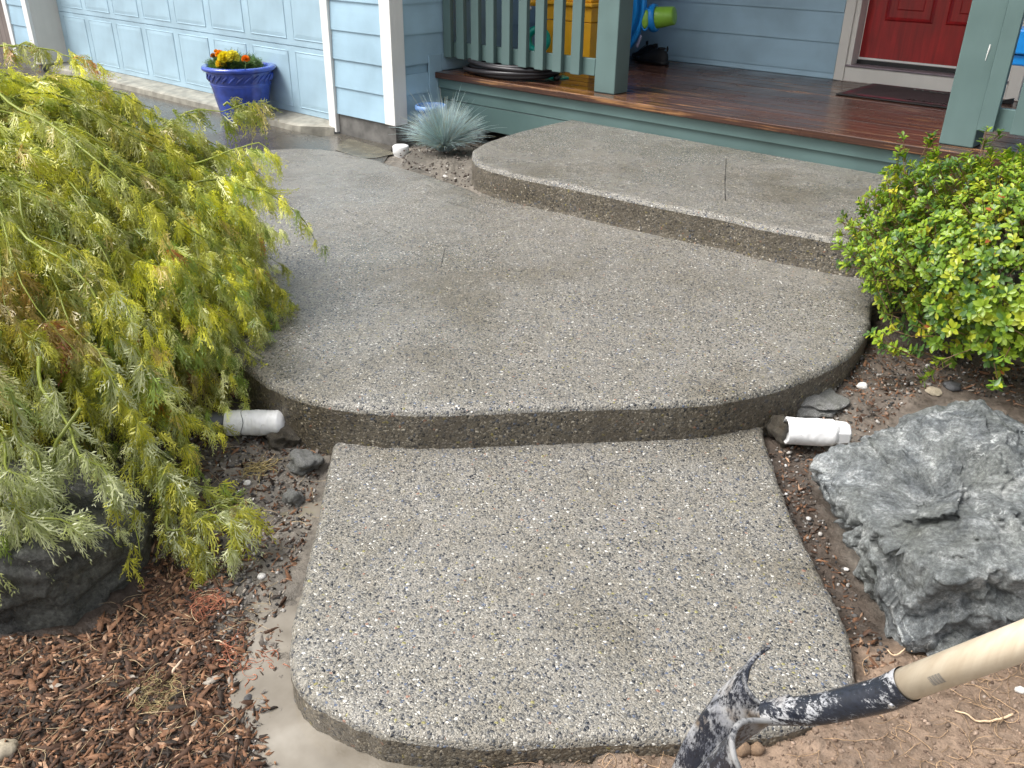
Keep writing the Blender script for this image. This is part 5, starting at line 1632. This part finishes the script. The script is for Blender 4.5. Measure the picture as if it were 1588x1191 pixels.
def fibres(name, pts, n, L, r, col, curl=1.0, mat=None, kind='stuff', rise=.4):
    th = rng.uniform(0, 6.28, n); c = np.asarray(pts)[rng.integers(0, len(pts), n)]
    P = np.zeros((n, 9, 3)); P[:, 0] = c + np.array([0, 0, .004]); a = th.copy(); da = rng.normal(size=n) * curl * .5; zz = rng.uniform(-.1, rise, n)
    Ls = rng.uniform(L[0], L[1], n) / 8
    for j in range(1, 9):
        a = a + da + rng.normal(size=n) * curl * .35
        el_ = zz * (1 - j / 5.0)
        P[:, j] = P[:, j - 1] + Ls[:, None] * np.stack([np.cos(a) * np.cos(el_), np.sin(a) * np.cos(el_), np.sin(el_)], 1)
    g = ground_z(P[:, :, 0].ravel(), P[:, :, 1].ravel(), True).reshape(n, 9) + .003
    P[:, :, 2] = np.maximum(P[:, :, 2], g)
    R_ = np.full((n, 9), 1.0) * rng.uniform(r[0], r[1], (n, 1)); R_[:, -1] *= .3
    V, F = tubes_np(P, R_, 3)
    C = np.repeat(np.array([col]) * rng.uniform(.55, 1.35, (n, 1)), 27, axis=0)
    o = link(name, mesh_from(name, V, F, tint=C), mat or MAT['fiber'])
    return tag(o, kind=kind) if kind else o


tan = (0.42, 0.32, 0.19)
fibres('dry_grass', poly_pts(MUL, 300, -.09), 420, (.02, .10), (.0004, .0010), tan, .25)
fibres('dry_grass', poly_pts(MID, 200, -.09), 150, (.02, .08), (.0004, .0010), tan, .3)
fibres('fine_roots', poly_pts(BRW, 400, -.08), 420, (.02, .09), (.0004, .0011), (0.40, 0.27, 0.16), .45)


def near(px, py, z, r, n):
    c = onz(px, py, z); a = rng.uniform(0, 6.28, n); q = r * rng.random(n) ** .5
    x = c[0] + q * np.cos(a); y = c[1] + q * np.sin(a); return np.c_[x, y, ground_z(x, y)]


for px, py, r, n, lab in ((315, 935, .045, 70, 'shredded rusty orange leaf clump on the mulch under the maple tip'), (350, 1000, .04, 40, 'rusty curled leaf clump on the mud nearest the puddle bend'), (405, 1020, .035, 45, 'orange curled leaf strand lying by the front step edge')):
    o = fibres('dead_leaf_clump', near(px, py, -.1, r, 40), n, (.03, .07), (.0006, .0012), (0.40, 0.15, 0.085), .8, kind=None, rise=.9); tag(o, lab, 'dead leaves', 'rusty dead leaf clumps')
o = fibres('dead_leaf_clump', near(398, 722, -.08, .03, 120), 60, (.03, .08), (.0007, .0014), (0.38, 0.30, 0.13), .6, kind=None, rise=.8); tag(o, 'tangle of dry straw coloured twigs in front of the left drain pipe', 'dead leaves', 'dry tangles by the maple')
o = fibres('dead_leaf_clump', near(240, 1070, -.09, .05, 120), 150, (.02, .06), (.0004, .0008), (0.34, 0.27, 0.13), .5, kind=None, rise=.8); tag(o, 'fine mossy straw tuft in the middle of the bark mulch', 'dead leaves', 'dry tangles by the maple')
# pale forked root on the mulch
rt = path([tuple(onz(px, py, -.075)) for px, py in [(262, 1032), (285, 1005), (300, 978), (325, 972), (345, 975), (362, 990)]], 20); rt[:, 2] = ground_z(rt[:, 0], rt[:, 1]) + .006
MB().tube(rt, np.linspace(.0035, .0015, 20), 7).build('root', simple('pale_root', (0.55, 0.42, 0.30), .7), None, True)
tag(bpy.data.objects['root'], 'pale crooked root lying across the mulch beside the rusty leaf clumps', 'root')
rt = path([tuple(onz(px, py, -.07)) for px, py in [(1478, 1110), (1490, 1116), (1512, 1126), (1535, 1128), (1566, 1120)]], 16); rt[:, 2] = ground_z(rt[:, 0], rt[:, 1]) + .006
MB().tube(rt, np.linspace(.0018, .0028, 16), 6).build('root', simple('tan_root', (0.60, 0.44, 0.28), .7), None, True)
tag(bpy.data.objects['root.001'], 'thin tan root on the brown soil under the shovel handle', 'root')
rt = path([tuple(onz(px, py, -.09)) for px, py in [(1376, 1010), (1385, 1022), (1398, 1020), (1404, 1008), (1412, 1018)]], 14); rt[:, 2] = ground_z(rt[:, 0], rt[:, 1]) + .012
MB().tube(rt, .0016, 6).build('root', bpy.data.materials['tan_root'], None, True)
tag(bpy.data.objects['root.002'], 'wiry straw root at the foot of the big rock just above the shovel socket', 'root')

# single stones and concrete lumps
MAT['lump'] = rock_mat('rough_concrete_lump', [(0.3, (0.06, 0.06, 0.06)), (0.5, (0.20, 0.20, 0.19)), (0.7, (0.42, 0.42, 0.41))], rough=.6, bump=.8, mottled=40)
MAT['pale'] = simple('pale_chalky_stone', (0.62, 0.60, 0.56), .6, 60, .5, .15)
MAT['tanst'] = simple('tan_stone', (0.34, 0.29, 0.21), .6, 60, .5, .2)
MAT['darkst'] = simple('dark_slate_stone', (0.06, 0.06, 0.062), .5, 60, .5, .3)


def lump(name, px, py, z, size, mat, label, cat='stone', flat_=.7, sub=3, rough=.25):
    b = bmesh.new(); bmesh.ops.create_icosphere(b, subdivisions=sub, radius=.5)
    sd = rng.uniform(0, 90)
    for v in b.verts:
        p = v.co * 2
        v.co *= 1 + rough * noise.noise(p * 1.1 + Vector((sd, 0, 0))) * 1.6 + rough * .5 * noise.noise(p * 3.3 + Vector((sd, 4, 0)))
        v.co[2] *= flat_
    me = bpy.data.meshes.new(name); b.to_mesh(me); b.free()
    c = onz(px, py, z)
    o = link(name, me, mat, None, (c[0], c[1], max(gz1(c[0], c[1]), z - .03) + size * flat_ * .22)); o.scale = (size,) * 3; o.rotation_euler = (0, 0, rng.uniform(0, 6))
    if sub > 2 and 'big' not in label: me.polygons.foreach_set('use_smooth', np.ones(len(me.polygons), bool))
    return tag(o, label, cat)


lump('concrete_lump', 474, 722, -.10, .10, MAT['lump'], 'grey concrete lump between the left pipe and the front step', 'concrete lump', .7, 4, .4)
lump('concrete_lump', 456, 768, -.11, .055, MAT['lump'], 'small black and white speckled concrete lump beside the muddy trench', 'concrete lump', .9, 4, .4)
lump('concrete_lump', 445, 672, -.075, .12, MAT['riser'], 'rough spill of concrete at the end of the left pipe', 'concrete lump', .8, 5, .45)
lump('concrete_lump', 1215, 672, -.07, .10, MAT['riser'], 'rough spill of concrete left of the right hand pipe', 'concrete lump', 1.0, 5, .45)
lump('concrete_lump', 1265, 630, -.05, .17, MAT['lump'], 'flat crust of concrete on the soil behind the right hand pipe', 'concrete lump', .35, 5, .4)
lump('stone', 1337, 598, -.01, .035, MAT['pale'], 'small white angular stone on the soil behind the right pipe')
lump('stone', 1448, 607, .0, .055, MAT['tanst'], 'flat tan stone lying between the shrub and the big rock', flat_=.35)
lump('stone', 1476, 598, .01, .06, MAT['darkst'], 'dark flat stone just under the lowest shrub leaves', flat_=.4)
lump('stone', 1543, 632, .02, .035, MAT['tanst'], 'tan chip of stone behind the top of the big rock', flat_=.3)
lump('stone', 383, 745, -.09, .022, MAT['pale'], 'pale grey pebble below the straw tangle on the left', sub=2)
lump('stone', 404, 885, -.10, .024, MAT['pale'], 'oval white pebble on the mud right of the hanging maple tip', sub=3, rough=.1)
lump('stone', 392, 850, -.10, .012, MAT['pale'], 'tiny white pebble beside the tips of the hanging maple leaves', sub=2, rough=.1)
lump('stone', 1312, 886, -.12, .014, MAT['pale'], 'cream stone chip in the gap between front step and big rock', sub=2)
lump('stone', 690, 286 - 13, -.03, .035, MAT['pale'], 'white stone chip in the bed right below the grass clump', sub=2, flat_=.4)
lump('stone', 384, 1081, -.13, .020, MAT['darkst'], 'round dark pebble half sunk in the puddle', sub=2)
lump('stone', 1582, 1072, -.05, .02, MAT['pale'], 'pale stone chip on the dark soil at the far right edge', sub=2)
lump('stone', 8, 1165, -.07, .05, MAT['tanst'], 'tan stone in the mulch at the lower left corner', sub=3)
for px, py, sz, wh_ in ((1150, 1168, .030, 'leftmost'), (1173, 1168, .028, 'middle'), (1190, 1158, .026, 'rightmost')):
    lump('soil_clod', px, py, -.10, sz * 1.15, simple('brown_clod', (0.24, 0.16, 0.10), .85, 90, .6, .2), wh_ + ' of three round brown soil clods beside the shovel blade', 'soil clod', .9, 3, .2)['group'] = 'three round clods by the shovel'
lump('boulder', 1480, 1005, -.07, .14, MAT['rock_r'], 'small blocky grey rock wedged under the big rock behind the shovel handle', 'rock', .7, 5, .3)

# ------------------------------------------------------------------ joints cut in the slabs
MAT['joint'] = simple('dark_joint_line', (0.03, 0.028, 0.025), .8)


def joint(pts, zf, parent, w=.0022):
    P = path([pp_ for pp_ in pts], 14); P[:, 2] = zf(P[:, 0], P[:, 1]) + .0022
    d = np.gradient(P, axis=0); d /= np.linalg.norm(d, axis=1)[:, None]; sd = np.cross(d, [0, 0, 1.])
    ws = (w * (.4 + np.array([abs(noise.noise((p[0] * 40, p[1] * 40, 0))) * 2 for p in P])))[:, None]
    MB().add(list(P + sd * ws) + list(P - sd * ws), [(i, i + 1, i + 15, i + 14) for i in range(13)]).build('joint_line', MAT['joint'], parent)


joint([onz(1126, 247, Z_TOP), onz(1124, 285, Z_TOP), onz(1125, 312, Z_TOP)], flat(Z_TOP), up)
for a, b in (((532, 325), (604, 362)), ((604, 362), (530, 402)), ((640, 392), (683, 417)), ((683, 417), (690, 385)), ((690, 312), (800, 345))):
    A_ = on_main(*a); B_ = on_main(*b); joint([A_, (A_ + B_) / 2, B_], lambda x, y: z_main(x, y), walk, .0012)
